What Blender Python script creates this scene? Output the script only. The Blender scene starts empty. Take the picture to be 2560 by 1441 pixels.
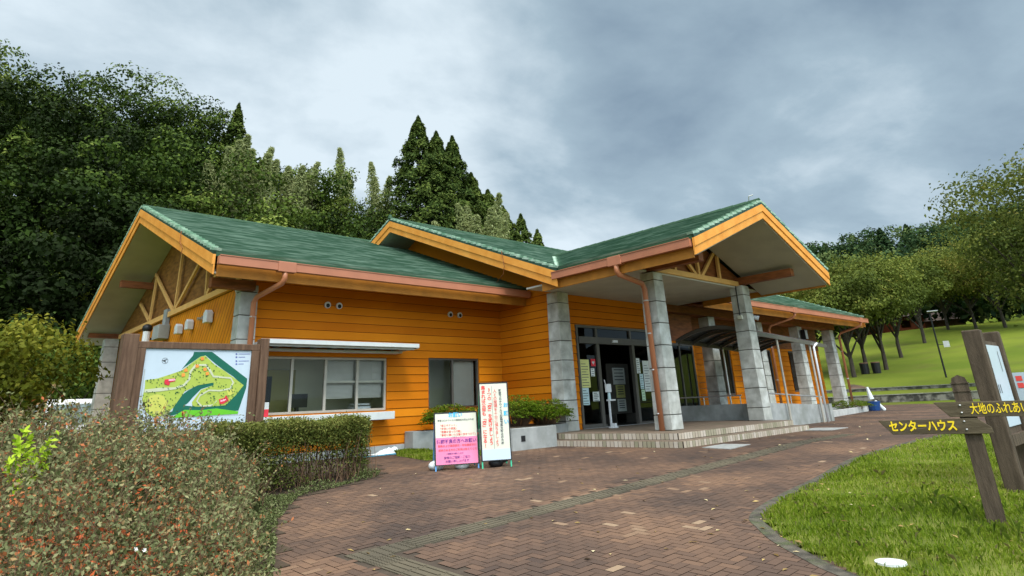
import bpy, math, random
import numpy as np
from mathutils import Matrix, Vector
R_ = math.radians
sc = bpy.context.scene
C = sc.collection

# ------------------------------------------------------------------ camera, world, sun, exposure
cam = bpy.data.cameras.new('camera'); camo = bpy.data.objects.new('camera', cam); C.objects.link(camo)
YAW, PITCH, ROLL = .7606, .334, -.0488
fw = Vector((math.sin(YAW)*math.cos(PITCH), math.cos(YAW)*math.cos(PITCH), math.sin(PITCH)))
rt0 = Vector((math.cos(YAW), -math.sin(YAW), 0)); up0 = rt0.cross(fw)
rt = math.cos(ROLL)*rt0 + math.sin(ROLL)*up0; up = -math.sin(ROLL)*rt0 + math.cos(ROLL)*up0
camo.matrix_world = Matrix(((rt.x, up.x, -fw.x, 0), (rt.y, up.y, -fw.y, 0), (rt.z, up.z, -fw.z, .9216), (0, 0, 0, 1)))
cam.sensor_width = 36; cam.lens = 36*1543.75/2560; cam.shift_y = -(720.5-480)/2560
cam.clip_start = .05; cam.clip_end = 3000
sc.camera = camo
sc.view_settings.view_transform = 'Standard'; sc.view_settings.look = 'None'
sc.view_settings.exposure = 0.8; sc.view_settings.gamma = 1

SUN_EL, SUN_AZ = R_(50), R_(-158)      # azimuth measured from +Y towards +X
world = bpy.data.worlds.new('World'); sc.world = world; world.use_nodes = True
nt = world.node_tree; nt.nodes.clear()
def N(nt, t, **k):
    n = nt.nodes.new(t)
    for a, b in k.items(): setattr(n, a, b)
    return n
# broad brighter and darker parts of the cloud deck: (direction, angular radius, amount)
LOBES = [((0.869, 0.333, 0.365), 0.340, -0.06), ((0.926, 0.096, 0.366), 0.360, -0.06), ((0.688, 0.555, 0.467), 0.160, -0.030), ((0.262, 0.816, 0.515), 0.150, -0.030), ((0.586, 0.737, 0.337), 0.220, 0.080), ((0.773, 0.347, 0.532), 0.140, 0.070), ((0.115, 0.868, 0.483), 0.160, 0.050), ((0.92, 0.325, 0.218), 0.160, 0.090), ((0.468, 0.734, 0.491), 0.250, 0.040), ((0.777, 0.571, 0.266), 0.130, 0.060)]
def build_world():
    L = nt.links.new
    out = N(nt, 'ShaderNodeOutputWorld'); bg = N(nt, 'ShaderNodeBackground')
    sky = N(nt, 'ShaderNodeTexSky', sky_type='NISHITA', sun_disc=False, sun_elevation=SUN_EL, sun_rotation=SUN_AZ)
    skm = N(nt, 'ShaderNodeVectorMath', operation='SCALE'); skm.inputs['Scale'].default_value = .075
    L(sky.outputs[0], skm.inputs[0])
    tc = N(nt, 'ShaderNodeTexCoord'); sep = N(nt, 'ShaderNodeSeparateXYZ'); L(tc.outputs['Generated'], sep.inputs[0])
    # cloud deck: project the view direction on a plane overhead
    add = N(nt, 'ShaderNodeMath', operation='ADD'); add.inputs[1].default_value = .22; L(sep.outputs[2], add.inputs[0])
    mx = N(nt, 'ShaderNodeMath', operation='MAXIMUM'); mx.inputs[1].default_value = .05; L(add.outputs[0], mx.inputs[0])
    dv = N(nt, 'ShaderNodeVectorMath', operation='DIVIDE'); cmb = N(nt, 'ShaderNodeCombineXYZ')
    L(sep.outputs[0], cmb.inputs[0]); L(sep.outputs[1], cmb.inputs[1])
    cm2 = N(nt, 'ShaderNodeCombineXYZ'); [L(mx.outputs[0], cm2.inputs[i]) for i in range(3)]
    L(cmb.outputs[0], dv.inputs[0]); L(cm2.outputs[0], dv.inputs[1])
    mp = N(nt, 'ShaderNodeMapping'); mp.inputs['Rotation'].default_value = (0, 0, R_(20)); mp.inputs['Scale'].default_value = (1.1, 1.3, 1)
    mp.inputs['Location'].default_value = (3.1, .7, 0)
    L(dv.outputs[0], mp.inputs[0])
    n1 = N(nt, 'ShaderNodeTexNoise'); n1.inputs['Scale'].default_value = .72; n1.inputs['Detail'].default_value = 4; n1.inputs['Roughness'].default_value = .45; n1.inputs['Distortion'].default_value = .2
    n2 = N(nt, 'ShaderNodeTexNoise'); n2.inputs['Scale'].default_value = 1.9; n2.inputs['Detail'].default_value = 9; n2.inputs['Roughness'].default_value = .56; n2.inputs['Distortion'].default_value = .15
    L(mp.outputs[0], n1.inputs[0]); L(mp.outputs[0], n2.inputs[0])
    mixn = N(nt, 'ShaderNodeMix', data_type='FLOAT'); mixn.inputs[0].default_value = .50
    L(n1.outputs[0], mixn.inputs[2]); L(n2.outputs[0], mixn.inputs[3])
    cur = mixn.outputs[0]
    for d, w, a in LOBES:
        dp = N(nt, 'ShaderNodeVectorMath', operation='DOT_PRODUCT'); dp.inputs[1].default_value = d; L(tc.outputs['Generated'], dp.inputs[0])
        mr = N(nt, 'ShaderNodeMapRange', interpolation_type='SMOOTHSTEP'); mr.inputs[1].default_value = math.cos(w*1.5); mr.inputs[2].default_value = 1; mr.inputs[4].default_value = a; L(dp.outputs['Value'], mr.inputs[0])
        ad = N(nt, 'ShaderNodeMath', operation='ADD'); L(cur, ad.inputs[0]); L(mr.outputs[0], ad.inputs[1]); cur = ad.outputs[0]
    ramp = N(nt, 'ShaderNodeValToRGB'); e = ramp.color_ramp.elements
    e[0].position = .24; e[0].color = (.100, .148, .205, 1); e[1].position = .64; e[1].color = (.46, .53, .575, 1)
    m = ramp.color_ramp.elements.new(.48); m.color = (.235, .308, .362, 1)
    L(cur, ramp.inputs[0])
    # overcast sky: brighter towards the zenith
    zr = N(nt, 'ShaderNodeMapRange'); zr.inputs[1].default_value = .63; zr.inputs[2].default_value = 1; zr.inputs[3].default_value = 1; zr.inputs[4].default_value = 2.9
    L(sep.outputs[2], zr.inputs[0])
    # added glow in the unseen sky round the sun, fills front walls and porch
    gd = N(nt, 'ShaderNodeVectorMath', operation='DOT_PRODUCT'); gd.inputs[1].default_value = (math.sin(SUN_AZ)*math.cos(SUN_EL), math.cos(SUN_AZ)*math.cos(SUN_EL), math.sin(SUN_EL)); L(tc.outputs['Generated'], gd.inputs[0])
    gl = N(nt, 'ShaderNodeMapRange', interpolation_type='SMOOTHSTEP'); gl.inputs[1].default_value = .25; gl.inputs[2].default_value = 1; gl.inputs[3].default_value = 0; gl.inputs[4].default_value = 3.2; L(gd.outputs['Value'], gl.inputs[0])
    zs = N(nt, 'ShaderNodeMath', operation='ADD'); L(zr.outputs[0], zs.inputs[0]); L(gl.outputs[0], zs.inputs[1]); zr = zs
    zf = N(nt, 'ShaderNodeMapRange'); zf.inputs[1].default_value = .63; zf.inputs[2].default_value = .95; zf.inputs[4].default_value = .9; L(sep.outputs[2], zf.inputs[0])
    zm = N(nt, 'ShaderNodeMix', data_type='RGBA'); L(zf.outputs[0], zm.inputs[0]); L(ramp.outputs[0], zm.inputs[6]); zm.inputs[7].default_value = (.58, .56, .51, 1)
    sc2 = N(nt, 'ShaderNodeVectorMath', operation='SCALE'); L(zm.outputs[2], sc2.inputs[0]); L(zr.outputs[0], sc2.inputs['Scale'])
    mix = N(nt, 'ShaderNodeMix', data_type='RGBA'); mix.inputs[0].default_value = .92
    L(skm.outputs[0], mix.inputs[6]); L(sc2.outputs[0], mix.inputs[7])
    L(mix.outputs[2], bg.inputs[0]); bg.inputs[1].default_value = 1; L(bg.outputs[0], out.inputs[0])
build_world()
sl = bpy.data.lights.new('sun', 'SUN'); sl.energy = 1.3; sl.angle = R_(14); sl.color = (1, .97, .92)
so = bpy.data.objects.new('sun', sl); C.objects.link(so)
sd = Vector((math.sin(SUN_AZ)*math.cos(SUN_EL), math.cos(SUN_AZ)*math.cos(SUN_EL), math.sin(SUN_EL)))
so.rotation_euler = sd.to_track_quat('Z', 'Y').to_euler(); so.location = sd*30

# ------------------------------------------------------------------ materials
def mat(name, col, rough=.7, var=.15, scale=4, bump=0, bscale=None, col2=None, spec=.3, metal=0, stretch=None, detail=4, contrast=(.35, .65), dirt=None):
    m = bpy.data.materials.new(name); m.use_nodes = True; nt = m.node_tree; L = nt.links.new
    b = nt.nodes['Principled BSDF']; b.inputs['Roughness'].default_value = rough; b.inputs['Metallic'].default_value = metal
    b.inputs['Specular IOR Level'].default_value = spec
    tc = N(nt, 'ShaderNodeTexCoord'); src = tc.outputs['Object']
    if stretch:
        mp = N(nt, 'ShaderNodeMapping'); mp.inputs['Scale'].default_value = stretch; L(src, mp.inputs[0]); src = mp.outputs[0]
    n = N(nt, 'ShaderNodeTexNoise'); n.inputs['Scale'].default_value = scale; n.inputs['Detail'].default_value = detail; L(src, n.inputs[0])
    r = N(nt, 'ShaderNodeValToRGB'); e = r.color_ramp.elements
    e[0].position, e[1].position = contrast
    c2 = col2 or tuple(min(1, c*(1+var)) for c in col); c1 = tuple(c*(1-var) for c in col) if not col2 else col
    e[0].color = (*c1, 1); e[1].color = (*c2, 1); L(n.outputs[0], r.inputs[0]); outc = r.outputs[0]
    if dirt:
        n3 = N(nt, 'ShaderNodeTexNoise'); n3.inputs['Scale'].default_value = dirt[1]; n3.inputs['Detail'].default_value = 6; L(tc.outputs['Object'], n3.inputs[0])
        r3 = N(nt, 'ShaderNodeMapRange'); r3.inputs[1].default_value = .5; r3.inputs[2].default_value = .72; r3.inputs[4].default_value = dirt[2]; L(n3.outputs[0], r3.inputs[0])
        mx = N(nt, 'ShaderNodeMix', data_type='RGBA'); L(r3.outputs[0], mx.inputs[0]); L(outc, mx.inputs[6]); mx.inputs[7].default_value = (*dirt[0], 1); outc = mx.outputs[2]
    L(outc, b.inputs['Base Color'])
    if bump:
        n2 = N(nt, 'ShaderNodeTexNoise'); n2.inputs['Scale'].default_value = bscale or scale*6; n2.inputs['Detail'].default_value = 5; L(src, n2.inputs[0])
        bp = N(nt, 'ShaderNodeBump'); bp.inputs['Strength'].default_value = bump; bp.inputs['Distance'].default_value = .02; L(n2.outputs[0], bp.inputs['Height']); L(bp.outputs[0], b.inputs['Normal'])
    return m
def attr_mat(name, stops, rough=.7, transl=0, noise=0, rnd=0, bump=0, spec=.07):
    """colour from a per-face attribute 'v' (0..1); stops = [(pos, col)...]"""
    m = bpy.data.materials.new(name); m.use_nodes = True; nt = m.node_tree; L = nt.links.new
    b = nt.nodes['Principled BSDF']; b.inputs['Roughness'].default_value = rough; b.inputs['Specular IOR Level'].default_value = spec
    a = N(nt, 'ShaderNodeAttribute', attribute_name='v'); v = a.outputs['Fac']
    if noise:
        tc = N(nt, 'ShaderNodeTexCoord'); n = N(nt, 'ShaderNodeTexNoise'); n.inputs['Scale'].default_value = noise; n.inputs['Detail'].default_value = 3; L(tc.outputs['Object'], n.inputs[0])
        s = N(nt, 'ShaderNodeMath', operation='MULTIPLY_ADD'); s.inputs[1].default_value = .9; s.inputs[2].default_value = -.45; L(n.outputs[0], s.inputs[0])
        ad = N(nt, 'ShaderNodeMath', operation='ADD'); L(v, ad.inputs[0]); L(s.outputs[0], ad.inputs[1]); v = ad.outputs[0]
    if rnd:
        oi = N(nt, 'ShaderNodeObjectInfo'); s = N(nt, 'ShaderNodeMath', operation='MULTIPLY_ADD'); s.inputs[1].default_value = rnd; s.inputs[2].default_value = -rnd/2; L(oi.outputs['Random'], s.inputs[0])
        ad = N(nt, 'ShaderNodeMath', operation='ADD'); L(v, ad.inputs[0]); L(s.outputs[0], ad.inputs[1]); v = ad.outputs[0]
    r = N(nt, 'ShaderNodeValToRGB'); cr = r.color_ramp
    cr.elements[0].position, cr.elements[0].color = stops[0][0], (*stops[0][1], 1)
    cr.elements[1].position, cr.elements[1].color = stops[-1][0], (*stops[-1][1], 1)
    for p, c in stops[1:-1]: cr.elements.new(p).color = (*c, 1)
    L(v, r.inputs[0]); L(r.outputs[0], b.inputs['Base Color'])
    if bump:
        tc = N(nt, 'ShaderNodeTexCoord'); n2 = N(nt, 'ShaderNodeTexNoise'); n2.inputs['Scale'].default_value = 60; L(tc.outputs['Object'], n2.inputs[0])
        bp = N(nt, 'ShaderNodeBump'); bp.inputs['Strength'].default_value = bump; bp.inputs['Distance'].default_value = .01; L(n2.outputs[0], bp.inputs['Height']); L(bp.outputs[0], b.inputs['Normal'])
    if transl:
        t = N(nt, 'ShaderNodeBsdfTranslucent'); L(r.outputs[0], t.inputs[0]); mx = N(nt, 'ShaderNodeMixShader'); mx.inputs[0].default_value = transl
        L(b.outputs[0], mx.inputs[1]); L(t.outputs[0], mx.inputs[2]); L(mx.outputs[0], nt.nodes['Material Output'].inputs[0])
    return m
def glass(name, tint, refl):
    m = bpy.data.materials.new(name); m.use_nodes = True; nt = m.node_tree; L = nt.links.new; nt.nodes.remove(nt.nodes['Principled BSDF'])
    t = N(nt, 'ShaderNodeBsdfTransparent'); t.inputs[0].default_value = (*tint, 1)
    g = N(nt, 'ShaderNodeBsdfGlossy'); g.inputs['Roughness'].default_value = .015; g.inputs[0].default_value = (.9, .95, .95, 1)
    lw = N(nt, 'ShaderNodeLayerWeight'); lw.inputs[0].default_value = refl
    tc = N(nt, 'ShaderNodeTexCoord'); n = N(nt, 'ShaderNodeTexNoise'); n.inputs['Scale'].default_value = 1.2; L(tc.outputs['Object'], n.inputs[0])
    bp = N(nt, 'ShaderNodeBump'); bp.inputs['Strength'].default_value = .04; L(n.outputs[0], bp.inputs['Height']); L(bp.outputs[0], g.inputs['Normal'])
    mx = N(nt, 'ShaderNodeMixShader'); L(lw.outputs['Fresnel'], mx.inputs[0]); L(t.outputs[0], mx.inputs[1]); L(g.outputs[0], mx.inputs[2])
    L(mx.outputs[0], nt.nodes['Material Output'].inputs[0]); return m
M = {}
M['siding'] = mat('painted_orange_siding', (.60, .185, .005), .6, .1, 2.2, .12, 30, spec=.25, col2=(.72, .25, .008), dirt=((.30, .09, .008), .8, .35))
M['barge'] = mat('painted_yellow_orange_timber', (.66, .255, .035), .55, .1, 3, .08, 40, col2=(.76, .33, .06))
M['fascia'] = mat('brown_orange_fascia', (.42, .165, .022), .6, .15, 3, .1, 30)
M['panel'] = mat('stained_plywood', (.16, .062, .014), .6, .3, 3, .1, 20, stretch=(1, 1, 4), col2=(.30, .13, .03))
M['truss'] = mat('yellow_truss_timber', (.72, .40, .13), .6, .08, 3, .1, 30)
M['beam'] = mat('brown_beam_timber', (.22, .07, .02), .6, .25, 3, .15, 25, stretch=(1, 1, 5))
M['soffit'] = mat('grey_soffit_board', (.38, .365, .31), .8, .06, 2)
M['ceiling'] = mat('canopy_ceiling_board', (.48, .475, .43), .8, .06, 2)
M['salmon'] = mat('salmon_gutter_plastic', (.40, .15, .082), .45, .07, 2, spec=.4)
M['pipe'] = mat('salmon_downpipe_plastic', (.42, .155, .072), .4, .07, 2, spec=.45)
M['metal'] = mat('bare_metal', (.55, .55, .55), .35, .1, 5, metal=.7)
M['concrete'] = mat('concrete_block', (.30, .30, .27), .85, .12, 5, .25, 60, col2=(.47, .47, .43), dirt=((.62, .63, .60), 3, .8), contrast=(.3, .7))
M['concrete2'] = mat('cast_concrete', (.26, .27, .26), .85, .12, 3, .2, 50, col2=(.36, .37, .36), dirt=((.16, .17, .14), 1.6, .7))
M['kerbc'] = mat('pale_concrete_kerb', (.42, .42, .40), .85, .12, 3, .2, 50)
M['frame'] = mat('bronze_aluminium_frame', (.085, .078, .068), .4, .1, 3, spec=.5)
M['frame_light'] = mat('champagne_aluminium_frame', (.40, .37, .31), .4, .08, 3, spec=.5)
M['glass'] = glass('window_glass', (.95, .97, .94), .25)
M['glass_dark'] = glass('tinted_glass', (.42, .44, .43), .30)
M['white'] = mat('white_paint', (.56, .58, .57), .5, .05, 6, dirt=((.45, .46, .44), 3, .4))
M['whitep'] = mat('white_plastic', (.66, .67, .68), .4, .03, 5)
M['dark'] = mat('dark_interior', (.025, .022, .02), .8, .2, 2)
M['room'] = mat('office_wall', (.55, .54, .42), .8, .06, 1)
M['roomdoor'] = mat('office_door', (.30, .27, .10), .6, .06, 1)
M['black'] = mat('black_plastic', (.015, .015, .016), .4, .1, 5)
M['wood_dark'] = mat('weathered_brown_timber', (.085, .045, .026), .75, .3, 4, .4, 30, stretch=(6, 6, .7), col2=(.14, .08, .048))
M['wood_grey'] = mat('dark_grey_brown_timber', (.060, .042, .027), .8, .3, 5, .5, 30, stretch=(5, 5, .7), col2=(.105, .075, .050))
M['sign_plank'] = mat('carved_sign_plank', (.065, .048, .026), .8, .3, 5, .4, 30, stretch=(.7, .7, 6), col2=(.11, .085, .05))
M['yellow'] = mat('yellow_letter_paint', (.85, .60, .02), .5, .08, 8)
M['blue_txt'] = mat('blue_print', (.05, .42, .68), .6, .05); M['red_txt'] = mat('red_print', (.75, .08, .07), .6, .05)
M['blk_txt'] = mat('black_print', (.06, .07, .08), .6, .05); M['pur_txt'] = mat('purple_print', (.16, .03, .22), .6, .05)
M['cream'] = mat('cream_poster', (.58, .575, .47), .5, .03, 5); M['pink'] = mat('pink_poster', (.70, .20, .35), .5, .06, 4)
M['paper_y'] = mat('yellow_paper', (.62, .62, .24), .6, .05); M['paper_w'] = mat('white_paper', (.66, .70, .68), .6, .05)
M['paper_g'] = mat('green_paper', (.45, .62, .42), .6, .05); M['paper_b'] = mat('pale_blue_paper', (.50, .66, .68), .6, .05)
M['red'] = mat('red_card', (.62, .03, .05), .5, .05)
M['pane_print'] = mat('map_print_white', (.47, .55, .62), .4, .03, 3)
M['blueframe'] = mat('blue_steel_leg', (.10, .28, .55), .5, .1); M['greenframe'] = mat('green_steel_leg', (.05, .42, .24), .5, .1)
M['sheet'] = mat('white_sheet', (.68, .72, .72), .6, .08, 8, .3, 12)
M['bluesheet'] = mat('blue_sheet', (.05, .25, .38), .6, .1, 8)
M['bucket'] = mat('blue_bucket', (.015, .06, .20), .4, .1)
M['bark'] = mat('tree_bark', (.05, .04, .03), .9, .3, 4, .6, 20, stretch=(3, 3, .6))
M['twig'] = mat('twig_bark', (.12, .07, .04), .9, .3, 4)
M['groove'] = mat('board_groove', (.10, .028, .003), .9, .1, 3)
M['joint'] = mat('dark_mortar_joint', (.07, .068, .06), .95, .1, 3)
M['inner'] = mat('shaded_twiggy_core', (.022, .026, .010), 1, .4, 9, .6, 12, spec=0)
M['steel_plate'] = mat('galvanised_cover', (.26, .27, .26), .6, .2, 8, metal=.2, col2=(.38, .39, .38))
M['cottage'] = mat('red_brown_boards', (.26, .07, .035), .8, .15, 2); M['cottage_roof'] = mat('brown_roof', (.09, .07, .06), .8, .15, 2)
M['stonewall'] = mat('dry_stone', (.045, .043, .035), .95, .3, 3, .8, 9, col2=(.20, .19, .16), contrast=(.42, .6))
M['soil'] = mat('planter_soil', (.05, .035, .022), 1, .3, 8)
M['tyre'] = mat('tyre_rubber', (.02, .02, .02), .8, .1)
M['carpaint'] = mat('white_car_paint', (.72, .73, .74), .25, .02, 1, spec=.6)
M['carglass'] = mat('windscreen', (.10, .14, .14), .08, .2, 3, spec=.9, col2=(.28, .36, .36))

# ------------------------------------------------------------------ object helpers
WL = {}
def base(o): return WL.get(o.name, Vector((0, 0, 0)))
def tag(o, label=None, cat=None, group=None, kind=None):
    if label: o['label'] = label
    if cat: o['category'] = cat
    if group: o['group'] = group
    if kind: o['kind'] = kind
    return o
def thing(name, label, cat, loc=(0, 0, 0), group=None):
    o = bpy.data.objects.new(name, None); C.objects.link(o); o.location = loc; o.empty_display_size = .2
    WL[o.name] = Vector(loc); return tag(o, label, cat, group)
class MB:
    def __init__(s): s.v = []; s.f = []; s.a = []
    def quad(s, *p):
        i = len(s.v); s.v += [tuple(q) for q in p]; s.f.append(tuple(range(i, i+len(p)))); return s
    def hexa(s, p):   # 8 points: bottom 4 ccw, top 4
        i = len(s.v); s.v += [tuple(q) for q in p]
        for f in ((3, 2, 1, 0), (4, 5, 6, 7), (0, 1, 5, 4), (1, 2, 6, 5), (2, 3, 7, 6), (3, 0, 4, 7)): s.f.append(tuple(i+k for k in f))
        return s
    def box(s, a, b):
        (x0, y0, z0), (x1, y1, z1) = a, b
        return s.hexa([(x0, y0, z0), (x1, y0, z0), (x1, y1, z0), (x0, y1, z0), (x0, y0, z1), (x1, y0, z1), (x1, y1, z1), (x0, y1, z1)])
    def obox(s, c, ux, uy, uz, h):  # centre, axes, half sizes
        c = Vector(c); ux, uy, uz = Vector(ux).normalized()*h[0], Vector(uy).normalized()*h[1], Vector(uz).normalized()*h[2]
        return s.hexa([c-ux-uy-uz, c+ux-uy-uz, c+ux+uy-uz, c-ux+uy-uz, c-ux-uy+uz, c+ux-uy+uz, c+ux+uy+uz, c-ux+uy+uz])
    def bar(s, p, q, w, h, upv=(0, 0, 1)):
        p, q = Vector(p), Vector(q); d = (q-p); L = d.length; d.normalize(); u = Vector(upv); r = d.cross(u)
        if r.length < 1e-4: r = d.cross(Vector((0, 1, 0)))
        r.normalize(); u = r.cross(d); return s.obox((p+q)/2, d, r, u, (L/2, w/2, h/2))
    def extrude(s, poly, d):  # poly: list of 3d points, extruded by vector d
        i = len(s.v); n = len(poly); d = Vector(d); s.v += [tuple(Vector(p)) for p in poly]+[tuple(Vector(p)+d) for p in poly]
        s.f.append(tuple(range(i, i+n))[::-1]); s.f.append(tuple(range(i+n, i+2*n)))
        for k in range(n): s.f.append((i+k, i+(k+1) % n, i+n+(k+1) % n, i+n+k))
        return s
    def tube(s, pts, r, n=10, r1=None, cap=True):
        pts = [Vector(p) for p in pts]; i = len(s.v); m = len(pts); rr = r if r1 is None else r1; pr = None
        for k, p in enumerate(pts):
            d = (pts[min(k+1, m-1)]-pts[max(k-1, 0)]).normalized()
            a = Vector((0, 0, 1)) if abs(d.z) < .9 else Vector((1, 0, 0))
            if pr is not None: a = pr
            x = (a-d*a.dot(d)).normalized(); pr = x; y = d.cross(x); q = r+(rr-r)*k/max(1, m-1)
            for j in range(n): t = 2*math.pi*j/n; s.v.append(tuple(p+(x*math.cos(t)+y*math.sin(t))*q))
        for k in range(m-1):
            for j in range(n): s.f.append((i+k*n+j, i+k*n+(j+1) % n, i+(k+1)*n+(j+1) % n, i+(k+1)*n+j))
        if cap: s.f.append(tuple(range(i, i+n))[::-1]); s.f.append(tuple(range(i+(m-1)*n, i+m*n)))
        return s
    def ell(s, c, r, n=10, m=6):
        i = len(s.v)
        for a in range(m+1):
            t = math.pi*a/m
            for b in range(n): p = 2*math.pi*b/n; s.v.append((c[0]+r[0]*math.sin(t)*math.cos(p), c[1]+r[1]*math.sin(t)*math.sin(p), c[2]+r[2]*math.cos(t)))
        for a in range(m):
            for b in range(n): s.f.append((i+a*n+b, i+(a+1)*n+b, i+(a+1)*n+(b+1) % n, i+a*n+(b+1) % n))
        return s
    def build(s, name, m, parent=None, smooth=False, bevel=0, loc=None):
        o0 = base(parent) if parent else Vector(loc or (0, 0, 0))
        me = bpy.data.meshes.new(name); me.from_pydata([tuple(Vector(v)-o0) for v in s.v], [], s.f); me.materials.append(m)
        if smooth: me.polygons.foreach_set('use_smooth', [True]*len(me.polygons))
        if s.a:
            s.a = (list(s.a)+[.5]*len(s.f))[:len(s.f)]
            at = me.attributes.new('v', 'FLOAT', 'FACE'); at.data.foreach_set('value', s.a)
        me.validate(); me.update()
        o = bpy.data.objects.new(name, me); C.objects.link(o)
        if parent: o.parent = parent
        else: o.location = o0
        WL[o.name] = o0
        if bevel:
            b = o.modifiers.new('bevel', 'BEVEL'); b.width = bevel; b.segments = 2; b.limit_method = 'ANGLE'
        return o
def npmesh(name, V, F, m, parent=None, attr=None, loc=None, link=True):
    """V (n,3) float, F (k,4) or (k,3) int"""
    o0 = np.array(base(parent) if parent else Vector(loc or (0, 0, 0)))
    me = bpy.data.meshes.new(name); V = (V-o0).astype(np.float32); k = F.shape[1]
    me.vertices.add(len(V)); me.vertices.foreach_set('co', V.ravel())
    me.loops.add(F.size); me.loops.foreach_set('vertex_index', F.astype(np.int32).ravel())
    me.polygons.add(len(F)); me.polygons.foreach_set('loop_start', np.arange(0, F.size, k, dtype=np.int32))
    me.materials.append(m); me.update(calc_edges=True)
    if attr is not None:
        at = me.attributes.new('v', 'FLOAT', 'FACE'); at.data.foreach_set('value', attr.astype(np.float32))
    if not link: return me
    o = bpy.data.objects.new(name, me); C.objects.link(o)
    if parent: o.parent = parent
    else: o.location = o0
    WL[o.name] = Vector(o0); return o
def text(name, body, size, m, parent, pos, right, upv, align='CENTER', thick=0, offset=.004, spacing=1.0, xs=1.0, line=1.0):
    cu = bpy.data.curves.new('t', 'FONT'); cu.body = body; cu.size = size; cu.align_x = align; cu.align_y = 'CENTER'
    cu.space_character = spacing; cu.space_line = line; cu.extrude = .001; cu.offset = thick; cu.resolution_u = 3
    o = bpy.data.objects.new('t', cu); C.objects.link(o); bpy.context.view_layer.update()
    me = bpy.data.meshes.new_from_object(o.evaluated_get(bpy.context.evaluated_depsgraph_get())); bpy.data.objects.remove(o)
    r = Vector(right).normalized(); u = Vector(upv).normalized(); n = r.cross(u); p = Vector(pos)+n*offset-base(parent)
    me.transform(Matrix(((r.x*xs, u.x, n.x, p.x), (r.y*xs, u.y, n.y, p.y), (r.z*xs, u.z, n.z, p.z), (0, 0, 0, 1))))
    me.name = name; me.materials.clear(); me.materials.append(m)
    ob = bpy.data.objects.new(name, me); C.objects.link(ob); ob.parent = parent; WL[ob.name] = base(parent); return ob
def dup(root, loc, rotz=0, scale=1, label=None, cat=None, group=None):
    r = root.copy(); C.objects.link(r); r.location = loc; r.rotation_euler = (0, 0, rotz); r.scale = (scale,)*3 if not hasattr(scale, '__len__') else scale
    if label: r['label'] = label
    if cat: r['category'] = cat
    if group: r['group'] = group
    WL[r.name] = Vector(loc)
    for ch in list(root.children):
        c = ch.copy(); C.objects.link(c); c.parent = r
        for g in ch.children:
            d = g.copy(); C.objects.link(d); d.parent = c
    return r

# ------------------------------------------------------------------ terrain heights
AZK = [-180, -60, -25, -5, 12, 20, 30, 36, 42, 46, 52, 60, 68, 84, 100, 130, 180]
RK = [0, 30, 36, 42, 46, 60, 80, 100, 130, 180, 250, 330, 500]
PF = {
 -180: [0, 0, 0, 0, 0, 0, 0, 0, 0, 2, 4, 8, 10], -60: [0, 0, 0, 0, 0, 1, 3, 5, 8, 10, 14, 16, 16],
 -25: [0, 0, .5, 3, 6, 15, 25, 30, 34, 36, 36, 36, 36], -5: [0, 0, .8, 4, 7, 16, 25, 29, 32, 34, 34, 34, 34],
 12: [0, 0, .8, 4, 7, 15, 24, 27, 30, 32, 32, 32, 32], 20: [0, 0, .3, 2.5, 5, 12, 20, 23, 26, 28, 28, 28, 28],
 30: [0, 0, 0, 1, 3, 9, 18.5, 22, 24, 25, 25, 25, 25], 36: [0, 0, 0, .5, 1.5, 7, 16, 20, 22, 22, 22, 22, 22],
 42: [0, 0, 0, .3, .8, 5, 11, 15, 17, 18, 18, 18, 18], 46: [0, 0, 0, 0, .3, 3, 7, 10, 12, 14, 14, 14, 14],
 52: [0, 0, 0, 0, 0, 1.5, 4, 8, 11, 14, 18, 24, 24], 60: [0, 0, 0, 0, .2, 1.6, 4, 7, 10, 17, 28, 34, 34],
 68: [0, 0, 0, 0, .1, 1.6, 4.2, 6.9, 9, 20, 41, 46, 46], 84: [0, 0, 0, 0, .1, 1.6, 4.9, 7.4, 9.5, 23, 42, 46, 46],
 100: [0, 0, 0, 0, .1, 1.6, 5, 7.4, 10, 20, 34, 38, 38], 130: [0, 0, 0, 0, .5, 1, 2, 4, 6, 8, 10, 12, 12], 180: [0, 0, 0, 0, 0, 0, 0, 0, 0, 2, 4, 8, 10]}
TAB = np.array([PF[a] for a in AZK], float)
def smooth(t): return t*t*(3-2*t)
def gz(x, y):
    x = np.asarray(x, float); y = np.asarray(y, float)
    s = np.clip((x*.69+y*.724)/13.0, 0, 1); near = -.62*(1-s)
    r = np.hypot(x, y); az = np.degrees(np.arctan2(x, y))
    i = np.clip(np.searchsorted(AZK, az, 'right')-1, 0, len(AZK)-2); A = np.array(AZK, float); t = smooth((az-A[i])/(A[i+1]-A[i]))
    j = np.clip(np.searchsorted(RK, r, 'right')-1, 0, len(RK)-2); Rr = np.array(RK, float); q = np.clip((r-Rr[j])/(Rr[j+1]-Rr[j]), 0, 1)
    h = (TAB[i, j]*(1-q)+TAB[i, j+1]*q)*(1-t)+(TAB[i+1, j]*(1-q)+TAB[i+1, j+1]*q)*t
    und = np.clip((r-50)/60, 0, 1)*.6*np.sin(x*.11+1)*np.cos(y*.13)
    st = (.42*np.clip((r-43)/.3, 0, 1)+.28*np.clip((r-47)/.3, 0, 1))*np.clip((az-58)/6, 0, 1)*np.clip((110-az)/10, 0, 1)
    return near+h+und+st
def G(x, y): return float(gz(x, y))
def pol(azd, r): a = R_(azd); return math.sin(a)*r, math.cos(a)*r
def inpoly(x, y, P):
    P = np.array(P, float); c = np.zeros(len(x), bool); n = len(P)
    for i in range(n):
        a, b = P[i], P[(i+1) % n]
        k = ((a[1] > y) != (b[1] > y)); 
        with np.errstate(all='ignore'): xx = (b[0]-a[0])*(y-a[1])/(b[1]-a[1])+a[0]
        c ^= k & (x < xx)
    return c
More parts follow.
